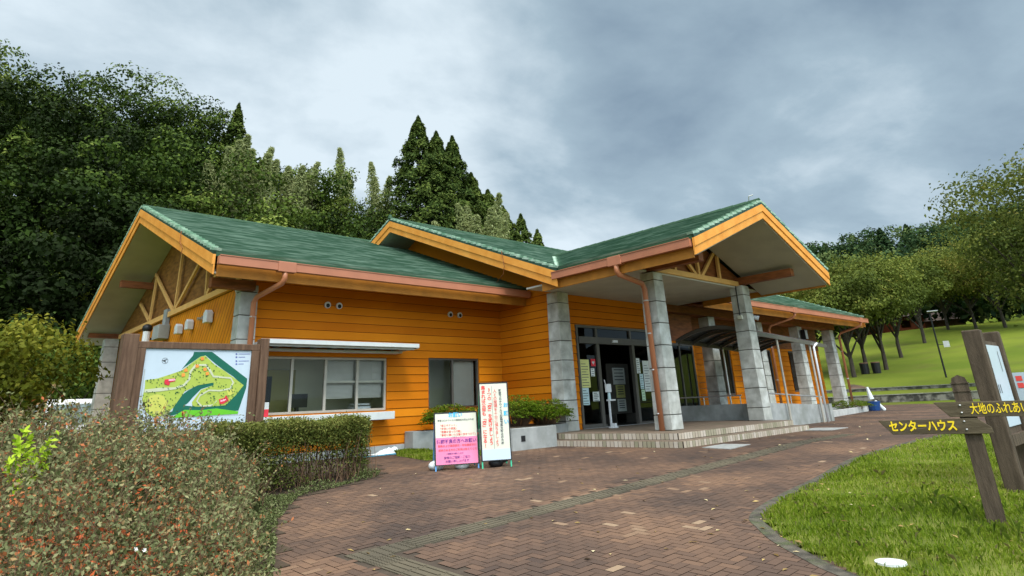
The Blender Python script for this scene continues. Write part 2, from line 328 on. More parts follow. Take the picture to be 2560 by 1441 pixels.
# ------------------------------------------------------------------ ground sheet, path, lawn
rng = np.random.default_rng(7); random.seed(7)
def build_ground():
    rr = np.concatenate([[0], np.geomspace(.8, 28, 26), np.linspace(30, 60, 18), np.linspace(64, 180, 24), np.linspace(195, 500, 12), [900, 2500]])
    aa = np.radians(np.concatenate([np.arange(-180, -30, 6), np.arange(-30, 110, 1.5), np.arange(110, 180, 6)]))
    V = [(0, 0, G(0, 0)-.04)]
    for r in rr[1:]:
        x = np.sin(aa)*r; y = np.cos(aa)*r; z = gz(x, y)-.04; V += list(zip(x, y, z))
    n = len(aa); F = []
    for j in range(n): F.append((0, 1+(j+1) % n, 1+j, 1+j))
    me = [tuple(dict.fromkeys(f)) for f in F]
    for i in range(len(rr)-2):
        a = 1+i*n
        for j in range(n): me.append((a+j, a+(j+1) % n, a+n+(j+1) % n, a+n+j))
    mb = MB(); mb.v = V; mb.f = me
    m = mat('park_grass_ground', (.078, .112, .010), .95, .3, .12, .5, 8, col2=(.130, .160, .018), spec=.1, dirt=((.09, .092, .022), .35, .6), detail=8)
    return tag(mb.build('ground', m, smooth=True), kind='structure')
build_ground()
GRASS_EDGE = [(4.5, -5), (4.6, -1), (4.95, 1.2), (5.34, 2.15), (5.66, 2.6), (6.0, 2.99), (6.34, 3.28), (6.6, 3.48), (7.06, 3.62), (7.9, 3.74), (9.1, 3.84), (11.08, 4.06), (12.84, 4.0), (14.22, 3.85), (17, 3.4), (22, 3.0), (29, 3.4), (37.2, 8.2)]
PATH = [(.6, -5), (.8, 2.5), (1.9, 4.6), (2.6, 6.4), (3.2, 8), (3.9, 9.2), (4.3, 10.6), (6.3, 10.6), (7.1, 12.2), (7.9, 13.8), (9.0, 13.8), (9.4, 11), (11.2, 10.9), (17.3, 8.9), (22, 9.2), (31.2, 11.3), (47.6, 17), (41, 11)]+GRASS_EDGE[::-1]
def grid_sheet(name, poly, step, dz, m, kind='structure', x=None):
    P = np.array(poly); xs = np.arange(P[:, 0].min(), P[:, 0].max(), step); ys = np.arange(P[:, 1].min(), P[:, 1].max(), step)
    X, Y = np.meshgrid(xs, ys, indexing='ij'); ok = inpoly((X[:-1, :-1]+step/2).ravel(), (Y[:-1, :-1]+step/2).ravel(), poly)
    idx = np.arange(X.size).reshape(X.shape); F = np.stack([idx[:-1, :-1], idx[1:, :-1], idx[1:, 1:], idx[:-1, 1:]], -1).reshape(-1, 4)[ok]
    V = np.stack([X.ravel(), Y.ravel(), gz(X.ravel(), Y.ravel())+dz], 1); u, inv = np.unique(F, return_inverse=True)
    o = npmesh(name, V[u], inv.reshape(-1, 4), m); tag(o, kind=kind); return o
M['mortar'] = mat('path_mortar', (.052, .038, .027), .95, .2, 6, .3, 40)
M['brick'] = attr_mat('paving_bricks', [(0, (.036, .025, .021)), (.3, (.064, .040, .029)), (.55, (.100, .059, .039)), (.8, (.150, .086, .052)), (1, (.24, .165, .105))], .8, noise=.55, bump=.25, spec=.3)
grid_sheet('path_bed', PATH, .3, 0.0, M['mortar'])
def bricks():
    w = .09; i, j = np.meshgrid(np.arange(0, 530), np.arange(-56, 195), indexing='ij'); i = i.ravel(); j = j.ravel()
    k = (i-j) % 4; H = k == 0; Vt = k == 2
    g = .003
    x0 = np.where(H, i, i)*w; y0 = np.where(H, j, j-1)*w; x1 = np.where(H, i+2, i+1)*w; y1 = np.where(H, j+1, j+1)*w
    s = (H | Vt); x0, y0, x1, y1 = x0[s]+g, y0[s]+g, x1[s]-g, y1[s]-g
    ok = inpoly((x0+x1)/2, (y0+y1)/2, PATH); x0, y0, x1, y1 = x0[ok], y0[ok], x1[ok], y1[ok]
    # keep clear of the tactile strip
    cx, cy = (x0+x1)/2, (y0+y1)/2
    ok = ~(((cy > 5.5) & (cy < 5.88) & (cx > 3.15)) & (cx < 15.2)) & ~((cx > 3.15) & (cx < 3.6) & (cy < 5.9)); x0, y0, x1, y1 = x0[ok], y0[ok], x1[ok], y1[ok]
    n = len(x0); dz = .006+rng.uniform(-.0012, .0012, n)
    V = np.empty((n, 4, 3)); V[:, 0, 0] = x0; V[:, 0, 1] = y0; V[:, 1, 0] = x1; V[:, 1, 1] = y0; V[:, 2, 0] = x1; V[:, 2, 1] = y1; V[:, 3, 0] = x0; V[:, 3, 1] = y1
    V[:, :, 2] = gz(V[:, :, 0], V[:, :, 1])+dz[:, None]
    v = np.clip(rng.normal(.49, .075, n)+.10*np.sin((x0+y0)*1.7+np.sin(y0*1.1)*2)+.08*np.sin(x0*3.1-y0*2.3), 0, 1); hi = rng.random(n) < .010; v[hi] = rng.uniform(.85, 1, hi.sum())
    o = npmesh('brick_path', V.reshape(-1, 3), np.arange(n*4).reshape(-1, 4), M['brick'], attr=v); tag(o, kind='structure')
bricks()
M['tactile'] = mat('tactile_paver_grey_green', (.066, .056, .038), .85, .15, 1.2, .2, 60, col2=(.105, .088, .058))
def tactile():
    mb = MB()
    def slab(x0, y0, x1, y1, ridges=None):
        n = max(1, int(max(x1-x0, y1-y0)/.3)); 
        for k in range(n):
            if x1-x0 > y1-y0: a, b, c, d = x0+(x1-x0)*k/n+.004, x0+(x1-x0)*(k+1)/n-.004, y0, y1
            else: a, b, c, d = x0, x1, y0+(y1-y0)*k/n+.004, y0+(y1-y0)*(k+1)/n-.004
            z = lambda x, y: G(x, y)+.006
            def pad(a, c, b, d, h): mb.hexa([(a, c, z(a, c)-.02), (b, c, z(b, c)-.02), (b, d, z(b, d)-.02), (a, d, z(a, d)-.02), (a, c, z(a, c)+h), (b, c, z(b, c)+h), (b, d, z(b, d)+h), (a, d, z(a, d)+h)])
            pad(a, c, b, d, .003)
            if ridges == 'x':
                for q in range(4): yy = c+(d-c)*(q+.5)/4; pad(a+.012, yy-.016, b-.012, yy+.016, .010)
            if ridges == 'y':
                for q in range(4): xx = a+(b-a)*(q+.5)/4; pad(xx-.016, c+.012, xx+.016, d-.012, .010)
            if ridges == 'd':
                for q in range(6):
                    for p in range(6): xx = a+(b-a)*(q+.5)/6; yy = c+(d-c)*(p+.5)/6; pad(xx-.011, yy-.011, xx+.011, yy+.011, .009)
    slab(3.8, 5.54, 15.2, 5.84, 'x'); slab(3.2, 5.54, 3.8, 5.84, 'd'); slab(3.22, 5.24, 3.52, 5.54, 'd'); slab(3.22, -2, 3.52, 5.24, 'y')
    tag(mb.build('tactile_paving', M['tactile']), kind='structure')
tactile()
ISLAND = GRASS_EDGE+[(40, 3), (40, -14), (4.5, -14)]
M['lawn'] = mat('lawn_soil_and_thatch', (.06, .085, .014), .95, .3, 2.5, .4, 20, col2=(.15, .16, .04), spec=.05)
grid_sheet('lawn', ISLAND, .25, .003, M['lawn'])
def ribbon(name, pts, w, dz, m, side=1):
    mb = MB(); P = [Vector((p[0], p[1])) for p in pts]; q = []
    for k, p in enumerate(P):
        d = (P[min(k+1, len(P)-1)]-P[max(k-1, 0)]).normalized(); n = Vector((-d.y, d.x))*side*w; q.append((p, p+n))
    for k in range(len(P)-1):
        for s in range(3):
            def pt(t, e): a = q[k][e].lerp(q[k+1][e], t); return (a.x, a.y, G(a.x, a.y)+dz)
            mb.quad(pt(s/3, 0), pt((s+1)/3, 0), pt((s+1)/3, 1), pt(s/3, 1))
    return tag(mb.build(name, m), kind='structure')
M['asphalt'] = mat('worn_asphalt_edging', (.042, .038, .030), .95, .3, 9, .8, 60, col2=(.10, .088, .068), dirt=((.07, .09, .03), 4, .9))
def smooth_pts(P, n=4):
    o = []
    for k in range(len(P)-1):
        p0, p1, p2, p3 = [np.array(P[min(max(i, 0), len(P)-1)], float) for i in (k-1, k, k+1, k+2)]
        for t in np.arange(0, 1, 1/n): o.append(tuple(.5*((2*p1)+(-p0+p2)*t+(2*p0-5*p1+4*p2-p3)*t*t+(-p0+3*p1-3*p2+p3)*t**3)))
    return o+[P[-1]]
ribbon('path_edging', smooth_pts(GRASS_EDGE), .13, .010, M['asphalt'])

# grass blades on the island and by the planter
def blades(name, poly, n, h, m, dens=None, w=.004, cl=None, seed=1, dz=.02):
    r = np.random.default_rng(seed); P = np.array(poly); x = r.uniform(P[:, 0].min(), P[:, 0].max(), n*3); y = r.uniform(P[:, 1].min(), P[:, 1].max(), n*3)
    ok = inpoly(x, y, poly) & ((np.hypot(x-5.80+.05, y-2.06+.02) > .19))
    if dens is not None: ok &= r.random(n*3) < dens(x, y)
    x = x[ok][:n]; y = y[ok][:n]; n = len(x); az = r.uniform(0, 2*np.pi, n); tilt = r.uniform(.1, .9, n)
    d = np.hypot(x, y); hh = h*r.uniform(.4, 1.35, n)*(1+.4*np.sin(x*2.3+1)*np.cos(y*2.9)+.25*np.sin(x*7+y*5)); ww = w*.42*r.uniform(.6, 1.4, n)*np.clip(d/6, .8, 4)
    if cl is not None: hh = hh*cl(x, y)
    dx = np.cos(az); dy = np.sin(az); z = gz(x, y)+dz; V = np.empty((n, 5, 3))
    lx = dx*hh*tilt; ly = dy*hh*tilt; px = -dy*ww; py = dx*ww
    V[:, 0] = np.stack([x-px, y-py, z-.02], 1); V[:, 1] = np.stack([x+px, y+py, z-.02], 1)
    V[:, 2] = np.stack([x+lx*.35+px*.8, y+ly*.35+py*.8, z+hh*.62], 1); V[:, 3] = np.stack([x+lx, y+ly, z+hh*(1-.35*tilt)], 1); V[:, 4] = np.stack([x+lx*.35-px*.8, y+ly*.35-py*.8, z+hh*.62], 1)
    F = np.arange(n*5).reshape(-1, 5); v = np.clip(r.normal(.5, .22, n)+.25*np.sin(x*1.1)*np.sin(y*1.7+.6), 0, 1)
    return tag(npmesh(name, V.reshape(-1, 3), F, m, attr=v), kind='stuff')
M['blade'] = attr_mat('grass_blades', [(0, (.13, .21, .018)), (.4, (.25, .36, .030)), (.75, (.38, .46, .06)), (1, (.52, .50, .16))], .6, transl=.45)
tag(blades('grass', ISLAND, 460000, .040, M['blade'], dens=lambda x, y: np.clip((8/np.hypot(x, y))**1.6, .04, 1)*(np.hypot(x, y) < 30)), 'short bright green grass of the lawn beside the path', 'grass')
M['blade2'] = attr_mat('dry_grass_blades', [(0, (.16, .17, .05)), (1, (.42, .36, .16))], .7, transl=.3)
tag(blades('dry_grass', ISLAND, 9000, .06, M['blade2'], dens=lambda x, y: np.clip((7/np.hypot(x, y))**2, 0, 1), seed=5), 'dry straw coloured grass blades scattered through the lawn', 'dry grass')
M['blade3'] = attr_mat('long_grass_blades', [(0, (.12, .20, .02)), (1, (.30, .38, .07))], .6, transl=.45)
TUFT = [(6.4, 1.0), (8.2, .8), (8.4, 2.6), (7.3, 2.5)]
tag(blades('tall_grass', TUFT, 300, .10, M['blade3'], w=.004, seed=9), 'longer grass tufts growing around the signpost foot', 'tall grass')
PATCH = [(8.1, 12.6), (7.55, 10.7), (8.9, 10.4), (9.1, 13.2), (8.8, 13.7)]
grid_sheet('grass_patch_soil', PATCH, .08, .012, M['lawn'])
tag(blades('grass_patch', PATCH, 9000, .06, M['blade'], seed=11), 'small patch of grass between planter and display boards', 'grass')

def litter():
    r = np.random.default_rng(77); P = []
    for (x0, x1, y0, y1, n) in ((5, 9, -.5, 3.6, 90), (2.8, 9, 3.5, 10, 80), (9, 22, 4.2, 8, 60)): P.append(np.stack([r.uniform(x0, x1, n), r.uniform(y0, y1, n)], 1))
    P = np.concatenate(P); n = len(P); g_ = inpoly(P[:, 0], P[:, 1], ISLAND); z = gz(P[:, 0], P[:, 1])+np.where(g_, .045, .012); P = np.column_stack([P, z]); a = r.uniform(0, 6.28, n); L = r.uniform(.02, .045, n)[:, None]
    d = np.stack([np.cos(a), np.sin(a), r.normal(0, .12, n)], 1); s = np.stack([-np.sin(a), np.cos(a), r.normal(0, .12, n)], 1); V = np.stack([P-d*L, P-s*L*.45+[0, 0, .006], P+d*L, P+s*L*.45+[0, 0, .004]], 1).reshape(-1, 3)
    tag(npmesh('fallen_leaves', V, np.arange(4*n).reshape(-1, 4), attr_mat('dry_leaf', [(0, (.10, .06, .02)), (.6, (.34, .24, .09)), (1, (.55, .48, .30))], .7), attr=r.random(n)), 'small dry leaves scattered over bricks and lawn', 'fallen leaves', kind='stuff')
litter()

# ------------------------------------------------------------------ the building
X = Vector((1, 0, 0)); Y = Vector((0, 1, 0)); Z = Vector((0, 0, 1))
bd = thing('visitor_center', 'single storey orange clapboard building with green gabled roofs and grey block columns', 'building', (12.3, 13.8, 0))
def siding(mb, o, ux, n, L, z0, z1, openings=(), board=.2, lip=.020, zs=0):
    o = Vector(o); ux = Vector(ux); n = Vector(n); k = 0
    k0 = math.floor((z0-zs)/board)
    while zs+(k0+k)*board < z1-1e-6:
        za, zb = zs+(k0+k)*board, zs+(k0+k+1)*board; k += 1
        cuts = sorted({max(za, z0), min(zb, z1)} | {c for op in openings for c in (op[2], op[3]) if max(za, z0) < c < min(zb, z1)})
        for a, b in zip(cuts, cuts[1:]):
            segs = [(0, L)]
            for (s0, s1, o0, o1) in openings:
                if o0 < (a+b)/2 < o1: segs = [q for (p, r) in segs for q in ((p, min(r, s0)), (max(p, s1), r)) if q[1]-q[0] > 1e-4]
            da = lip*(1-(a-za)/board)+.002; db = lip*(1-(b-za)/board)+.002
            for p, r in segs:
                vb = random.Random(round(za*1000)+int(p)*7+int(o.x*10)).random(); A, B_, Cc, D = o+ux*p+n*da+Z*a, o+ux*r+n*da+Z*a, o+ux*r+n*db+Z*b, o+ux*p+n*db+Z*b
                gq = Z*.010 if abs(a-za) < 1e-6 else Z*0
                mb.quad(A+gq, B_+gq, Cc, D); mb.a.append(vb)
                if abs(a-za) < 1e-6: mb.quad(A-n*da+gq, B_-n*da+gq, B_+gq, A+gq); mb.a.append(vb)
M['boards'] = attr_mat('orange_clapboards', [(0, (.52, .142, .005)), (.5, (.61, .182, .007)), (1, (.70, .228, .010))], .6, noise=.9, bump=.15)
def reveal(mb, o, ux, n, op, depth=.09):
    o = Vector(o); ux = Vector(ux); n = Vector(n); s0, s1, z0, z1 = op; f = lambda s, z, d: o+ux*s+Z*z+n*d
    e = .024
    mb.quad(f(s0, z0, e), f(s0, z1, e), f(s0, z1, -depth), f(s0, z0, -depth)); mb.quad(f(s1, z1, e), f(s1, z0, e), f(s1, z0, -depth), f(s1, z1, -depth))
    mb.quad(f(s0, z1, e), f(s1, z1, e), f(s1, z1, -depth), f(s0, z1, -depth)); mb.quad(f(s1, z0, e), f(s0, z0, e), f(s0, z0, -depth), f(s1, z0, -depth))
# wing front wall (y 13.81), x 5.05 .. 12.39
WA = 13.81
opA = [(5.30-5.05, 8.55-5.05, .98, 2.20), (9.80-5.05, 11.52-5.05, .94, 2.23)]
mb = MB(); siding(mb, (5.05, WA, 0), X, -Y, 12.39-5.05, .18, 4.0, opA)
for op in opA: reveal(mb, (5.05, WA, 0), X, -Y, op)
mb.build('wall', M['boards'], bd)
MB().box((4.9, WA-.03, -.3), (12.36, WA+.2, .18)).build('foundation', M['concrete2'], bd)
# return wall x 12.39
mb = MB(); siding(mb, (12.39, 13.81, 0), -Y, -X, 13.81-11.6, .18, 3.95)
zB = lambda y: 4.107+(min(y, 35.96-y)-10.25)*.4138
mb.quad((12.375, 11.6, 3.95), (12.375, 24.3, 3.95), (12.375, 24.3, zB(24.3)-.4), (12.375, 17.98, zB(17.98)-.4), (12.375, 11.6, zB(11.6)-.4))
mb.quad((12.6, 11.6, 3.95), (12.6, 24.3, 3.95), (12.6, 24.3, zB(24.3)-.4), (12.6, 17.98, zB(17.98)-.4), (12.6, 11.6, zB(11.6)-.4))
mb.build('wall', M['boards'], bd)
MB().box((12.36, 11.6, -.1), (12.6, 13.8, .18)).build('foundation', M['concrete2'], bd)
MB().quad((5.05, WA, .18), (12.39, WA, .18), (12.39, WA, .98), (5.05, WA, .98)).quad((5.05, WA, 2.23), (12.39, WA, 2.23), (12.39, WA, 4), (5.05, WA, 4)).quad((8.55, WA, .98), (9.8, WA, .98), (9.8, WA, 2.23), (8.55, WA, 2.23)).quad((11.52, WA, .9), (12.39, WA, .9), (12.39, WA, 2.3), (11.52, WA, 2.3)).quad((5.05, WA, .98), (5.3, WA, .98), (5.3, WA, 2.23), (5.05, WA, 2.23)).quad((12.392, 13.81, .1), (12.392, 11.6, .1), (12.392, 11.6, 4), (12.392, 13.81, 4)).build('wall_backing', M['groove'], bd)
# windows of the wing
def window(o, ux, n, op, mull, label=None, fm='frame', gl='glass', fw_=.05, rail=None):
    o = Vector(o); ux = Vector(ux); n = Vector(n); s0, s1, z0, z1 = op; mb = MB()
    def b(a, c, za, zb, d0=-.085, d1=-.02): mb.obox(o+ux*(a+c)/2+Z*(za+zb)/2+n*(d0+d1)/2, ux, n, Z, ((c-a)/2, abs(d1-d0)/2, (zb-za)/2))
    b(s0, s1, z0, z0+fw_); b(s0, s1, z1-fw_, z1); b(s0, s0+fw_, z0+fw_, z1-fw_); b(s1-fw_, s1, z0+fw_, z1-fw_)
    for q in mull: b(q-.03, q+.03, z0+fw_, z1-fw_)
    f = mb.build('window_frame', M[fm], bd)
    ed = [s0+fw_]+list(mull)+[s1-fw_]
    for k, (a, c) in enumerate(zip(ed, ed[1:])):
        p = MB(); dd = -.06 if k % 2 else -.045
        p.quad(o+ux*a+Z*(z0+fw_)+n*dd, o+ux*c+Z*(z0+fw_)+n*dd, o+ux*c+Z*(z1-fw_)+n*dd, o+ux*a+Z*(z1-fw_)+n*dd); p.build('pane', M[gl], f)
        if rail and k in rail:
            q = MB(); q.obox(o+ux*(a+c)/2+Z*(z0+(z1-z0)*.55)+n*(-.075), ux, n, Z, ((c-a)/2, .012, .025)); q.build('rail', M['frame_light'], f)
    return f
o5 = (5.05, WA, 0)
f1 = window(o5, X, -Y, opA[0], [6.13-5.05, 6.94-5.05, 7.76-5.05], fm='frame_light', rail=(2, 3))
f2 = window(o5, X, -Y, opA[1], [10.62-5.05])
# blinds behind panes 3, 4 and in the small window
def blind(x0, x1, z0, z1, y, par):
    mb = MB(); n = int((z1-z0)/.028)
    for k in range(n): z = z0+(k+.5)*(z1-z0)/n; mb.hexa([(x0, y, z-.011), (x1, y, z-.011), (x1, y+.014, z+.009), (x0, y+.014, z+.009), (x0, y, z-.009), (x1, y, z-.009), (x1, y+.014, z+.011), (x0, y+.014, z+.011)])
    mb.build('blind', M['blind'], par)
M['blind'] = mat('grey_blind_slats', (.52, .50, .46), .6, .05)
blind(7.0, 7.72, 1.28, 2.15, WA+.16, f1); blind(7.82, 8.5, 1.28, 2.15, WA+.16, f1); blind(10.66, 11.46, 1.0, 2.18, WA+.16, f2)
MB().box((5.35, WA+.3, 1.0), (8.5, WA+.9, 1.03)).build('counter', M['white'], bd)
# office room behind
rm = MB(); rm.quad((5.1, 15.1, 0), (12.3, 15.1, 0), (12.3, 15.1, 2.6), (5.1, 15.1, 2.6)); rm.quad((5.1, WA+.1, 2.6), (12.3, WA+.1, 2.6), (12.3, 15.1, 2.6), (5.1, 15.1, 2.6)); rm.quad((5.1, WA+.1, .1), (12.3, WA+.1, .1), (12.3, 15.1, .1), (5.1, 15.1, .1))
rm.quad((8.9, WA+.1, .1), (8.9, 15.1, .1), (8.9, 15.1, 2.6), (8.9, WA+.1, 2.6)); rm.build('office_room', M['room'], bd)
idr = MB().box((5.7, 15.02, .1), (6.75, 15.08, 2.0)).build('office_door', M['roomdoor'], bd); MB().box((6.05, 15.0, 1.25), (6.17, 15.02, 1.85)).build('door_window', M['black'], idr)
# awning over the big window, counter sill
aw = MB(); aw.box((5.1, 12.98, 2.40), (8.9, WA-.03, 2.44)); aw.box((5.05, 12.95, 2.385), (8.93, 12.99, 2.475)); aw.box((5.1, 13.05, 2.34), (8.85, 13.09, 2.40)); aw.box((8.89, 12.99, 2.36), (8.93, WA-.03, 2.475)); aw.box((5.1, 13.5, 2.30), (8.8, WA-.03, 2.34))
for k in range(9): aw.box((5.2+k*.43, 13.09, 2.365), (5.23+k*.43, WA-.03, 2.40))
aw.build('awning', M['white'], bd)
MB().box((5.2, 13.36, .77), (8.52, WA-.02, .945)).build('service_counter', M['white'], bd, bevel=.01)
# round vents high on the wall
for x in (6.86, 7.16, 10.51, 10.84):
    v = MB(); v.tube([(x, WA-.025, 3.4), (x, WA-.075, 3.4)], .075, 18).build('round_vent', M['whitep'], bd, smooth=False)
    v2 = MB(); v2.tube([(x, WA-.07, 3.385), (x, WA-.082, 3.385)], .048, 16).build('vent_mouth', M['black'], bpy.data.objects[v.name] if hasattr(v, 'name') else bd)
# gable wall of the wing (x 4.92) with diagonal boards
M['diag'] = M['siding'].copy(); M['diag'].name = 'diagonal_orange_boards'
def add_wave(m, rot, scale):
    nt = m.node_tree; L = nt.links.new; b = nt.nodes['Principled BSDF']; src = b.inputs['Base Color'].links[0].from_socket
    tc = N(nt, 'ShaderNodeTexCoord'); mp = N(nt, 'ShaderNodeMapping'); mp.inputs['Rotation'].default_value = rot; L(tc.outputs['Object'], mp.inputs[0])
    w = N(nt, 'ShaderNodeTexWave', bands_direction='Z', wave_profile='SAW'); w.inputs['Scale'].default_value = scale; w.inputs['Distortion'].default_value = 0; L(mp.outputs[0], w.inputs[0])
    r = N(nt, 'ShaderNodeMapRange'); r.inputs[1].default_value = 0; r.inputs[2].default_value = .24; r.inputs[3].default_value = .22; r.inputs[4].default_value = 1; L(w.outputs['Fac'], r.inputs[0])
    mx = N(nt, 'ShaderNodeMix', data_type='RGBA', blend_type='MULTIPLY'); mx.inputs[0].default_value = 1; L(src, mx.inputs[6]); L(r.outputs[0], mx.inputs[7]); L(mx.outputs[2], b.inputs['Base Color'])
add_wave(M['diag'], (R_(58), 0, 0), 1.9)
MB().box((4.92, 13.83, .0), (5.0, 25.2, 3.7)).build('gable_wall', M['diag'], bd)
zA = lambda y: 4.0785+(min(y, 38.94-y)-12.565)*.3972
M['brownboards'] = M['panel']
mb = MB(); mb.quad((4.98, 13.5, 3.68), (4.98, 25.4, 3.68), (4.98, 25.4, zA(25.4)-.44), (4.98, 19.47, zA(19.47)-.44), (4.98, 13.5, zA(13.5)-.44)); mb.build('gable_panel', M['panel'], bd)
tr = MB(); tr.box((4.83, 14.3, 3.72), (4.93, 25.0, 3.86)); W_ = .10
for (a, b) in [((18.83, 3.84), (18.77, 5.6)), ((18.83, 3.84), (17.0, 4.9)), ((18.95, 3.84), (21.4, 5.3)), ((21.36, 3.86), (22.8, 4.6)), ((21.36, 3.86), (21.25, 5.2)), ((16.29, 3.84), (16.40, 4.9)), ((16.29, 3.84), (15.4, 4.45)), ((14.4, 3.82), (13.7, 4.0))]:
    tr.bar((4.88, a[0], a[1]), (4.88, b[0], b[1]), .055, W_, (0, 1, 0))
tr.build('gable_truss', M['truss'], bd)
for y, z in ((21.9, 5.05), (25.6, 3.92), (13.35, 3.62)):
    MB().box((4.05, y-.09, z-.12), (4.95, y+.09, z+.08)).build('roof_beam', M['beam'], bd)
# hood vents on the gable wall
for y, z, s in ((15.75, 3.27, 1.15), (17.15, 3.25, 1), (18.02, 3.24, 1)):
    v = MB(); h = .13*s; w = .11*s
    v.extrude([(4.90, y-w, z-h), (4.90, y+w, z-h), (4.90, y+w, z+h*.6), (4.90, y, z+h*1.1), (4.90, y-w, z+h*.6)], (-.16, 0, 0)); v.build('hood_vent', M['whitep'], bd, bevel=.02)
for y, z in ((16.27, 3.32), (16.45, 3.31), (16.61, 3.33), (18.47, 3.32)):
    MB().tube([(4.92, y, z), (4.84, y, z)], .04, 10).build('pipe_vent', M['metal'], bd)
MB().tube([(4.86, 14.5, 3.74), (4.84, 14.15, 3.70), (4.83, 13.98, 3.55), (4.83, 13.93, 3.2), (4.83, 13.93, .0)], .035, 8).build('conduit', M['white'], bd)
eb = thing('junction_box', 'grey electrical junction box fixed high on the left gable wall', 'junction box', (4.9, 19.45, 3.3))
MB().box((4.62, 19.15, 3.12), (4.90, 19.75, 3.50)).build('box', M['concrete2'], eb, bevel=.01); MB().box((4.8, 19.3, 3.5), (4.9, 19.6, 3.95)).build('cable_duct', M['concrete2'], eb)
cmr = thing('security_camera', 'white security camera with black hood beside the junction box on the gable wall', 'security camera', (4.9, 20.4, 3.4))
MB().tube([(4.62, 20.35, 3.05), (4.62, 20.35, 3.45)], .10, 12).build('camera_body', M['whitep'], cmr); MB().ell((4.62, 20.35, 3.52), (.14, .14, .13)).build('camera_dome', M['black'], cmr, smooth=True); MB().box((4.62, 20.3, 3.2), (4.91, 20.4, 3.26)).build('bracket', M['black'], cmr)
# hidden walls that close the volume
hw = MB(); hw.box((5.0, 25.0, 0), (12.4, 25.2, 4.1)); hw.box((12.4, 24.3, 0), (31.0, 24.5, 4.2)); hw.box((30.85, 12.3, 0), (31.0, 24.3, 4.2)); hw.build('rear_wall', M['siding'], bd)
mb = MB(); mb.quad((31.0, 12.2, 4.2), (31.0, 24.5, 4.2), (31.0, 24.5, zB(24.5)-.3), (31.0, 17.98, zB(17.98)-.3), (31.0, 12.2, zB(12.2)-.3)); mb.build('right_gable_wall', M['siding'], bd)

# columns of split-face block
def column(x0, y0, x1, y1, z0, z1, par=bd, taper=.035, name='column'):
    mb = MB(); jm = MB(); z = z0; first = True
    while z < z1-.02:
        zn = min(z1, z+(.32 if first and z0 > .2 else .5)); first = False
        t0 = taper*(z-z0)/(z1-z0); t1 = taper*(zn-z0)/(z1-z0); g = .009; j = .016
        mb.hexa([(x0+t0, y0+t0, z+g), (x1-t0, y0+t0, z+g), (x1-t0, y1-t0, z+g), (x0+t0, y1-t0, z+g), (x0+t1, y0+t1, zn-g), (x1-t1, y0+t1, zn-g), (x1-t1, y1-t1, zn-g), (x0+t1, y1-t1, zn-g)])
        if zn < z1: jm.box((x0+t1+j, y0+t1+j, zn-g-.001), (x1-t1-j, y1-t1-j, zn+g+.001))
        z = zn
    c_ = mb.build(name, M['concrete'], par, bevel=.008); jm.build('mortar_joints', M['joint'], c_); return c_
column(12.25, 8.20, 12.70, 8.65, .265, 3.78); column(16.54, 8.20, 16.99, 8.65, .265, 3.85)
column(12.22, 11.28, 12.72, 11.74, 0.0, 3.8)
column(4.69, 13.42, 5.12, 13.80, 0, 3.66); column(4.42, 24.95, 4.90, 25.4, -.05, 3.72)
for x in (19.72, 23.25, 26.85, 30.25): column(x, 11.2, x+.48, 11.65, .25, 3.56)
MB().box((17.3, 11.22, 3.57), (30.9, 11.6, 3.82)).build('lintel_beam', M['beam'], bd)

# entrance wall y 11.55
YD = 11.55
mb = MB(); opD = [(13.12-12.7, 16.62-12.7, .2, 2.98), (17.35-12.7, 19.0-12.7, .2, 2.62)]
siding(mb, (12.7, YD, 0), X, -Y, 19.1-12.7, .265, 4.0, opD); mb.build('entrance_wall', M['boards'], bd)
MB().box((12.7, YD, 4.0), (19.1, YD+.1, 4.6)).build('upper_wall', M['siding'], bd)
def frame_member(mb, x0, x1, z0, z1, y0=YD-.05, y1=YD+.06): mb.box((x0, y0, z0), (x1, y1, z1))
de = MB()
for a in [(13.12, 13.19, .265, 2.98), (16.55, 16.62, .265, 2.98), (13.19, 16.55, 2.91, 2.98), (13.94, 14.02, 2.66, 2.91), (15.52, 15.60, 2.66, 2.91)]: frame_member(de, *a)
de.box((13.19, YD-.08, 2.48), (16.55, YD+.08, 2.66)); de.box((13.19, YD-.04, .265), (13.94, YD+.04, .37)); de.box((15.7, YD-.04, .265), (16.55, YD+.04, .33))
frame_member(de, 13.94, 14.06, .265, 2.48); frame_member(de, 15.58, 15.70, .265, 2.48)
df = de.build('entrance_frame', M['frame'], bd)
for a, b, z0, z1 in ((13.19, 13.94, .37, 2.48), (15.70, 16.55, .33, 2.48), (13.19, 13.94, 2.66, 2.91), (14.02, 15.52, 2.66, 2.91), (15.6, 16.55, 2.66, 2.91)):
    MB().quad((a, YD, z0), (b, YD, z0), (b, YD, z1), (a, YD, z1)).build('pane', M['glass_dark'], df)
sd_ = MB(); sd_.box((14.12, YD+.09, .27), (14.17, YD+.13, 2.48)); sd_.box((14.17, YD+.09, .27), (14.3, YD+.13, .33)); l = sd_.build('sliding_door', M['frame'], bd)
MB().box((14.62, YD-.12, 2.53), (14.84, YD-.08, 2.60)).build('door_sensor', M['whitep'], bd)
MB().box((13.12, YD-.06, .266), (16.62, YD+.1, .275)).build('door_sill', M['metal'], bd)
sf = MB()
for a in [(17.35, 17.41), (18.15, 18.21), (18.94, 19.0)]: sf.box((a[0], YD-.03, .27), (a[1], YD+.04, 2.62))
sf.box((17.41, YD-.03, 2.55), (18.94, YD+.04, 2.62)); sf = sf.build('side_door_frame', M['frame'], bd)
for a, b in ((17.41, 18.15), (18.21, 18.94)): MB().quad((a, YD, .27), (b, YD, .27), (b, YD, 2.55), (a, YD, 2.55)).build('pane', M['glass_dark'], sf)
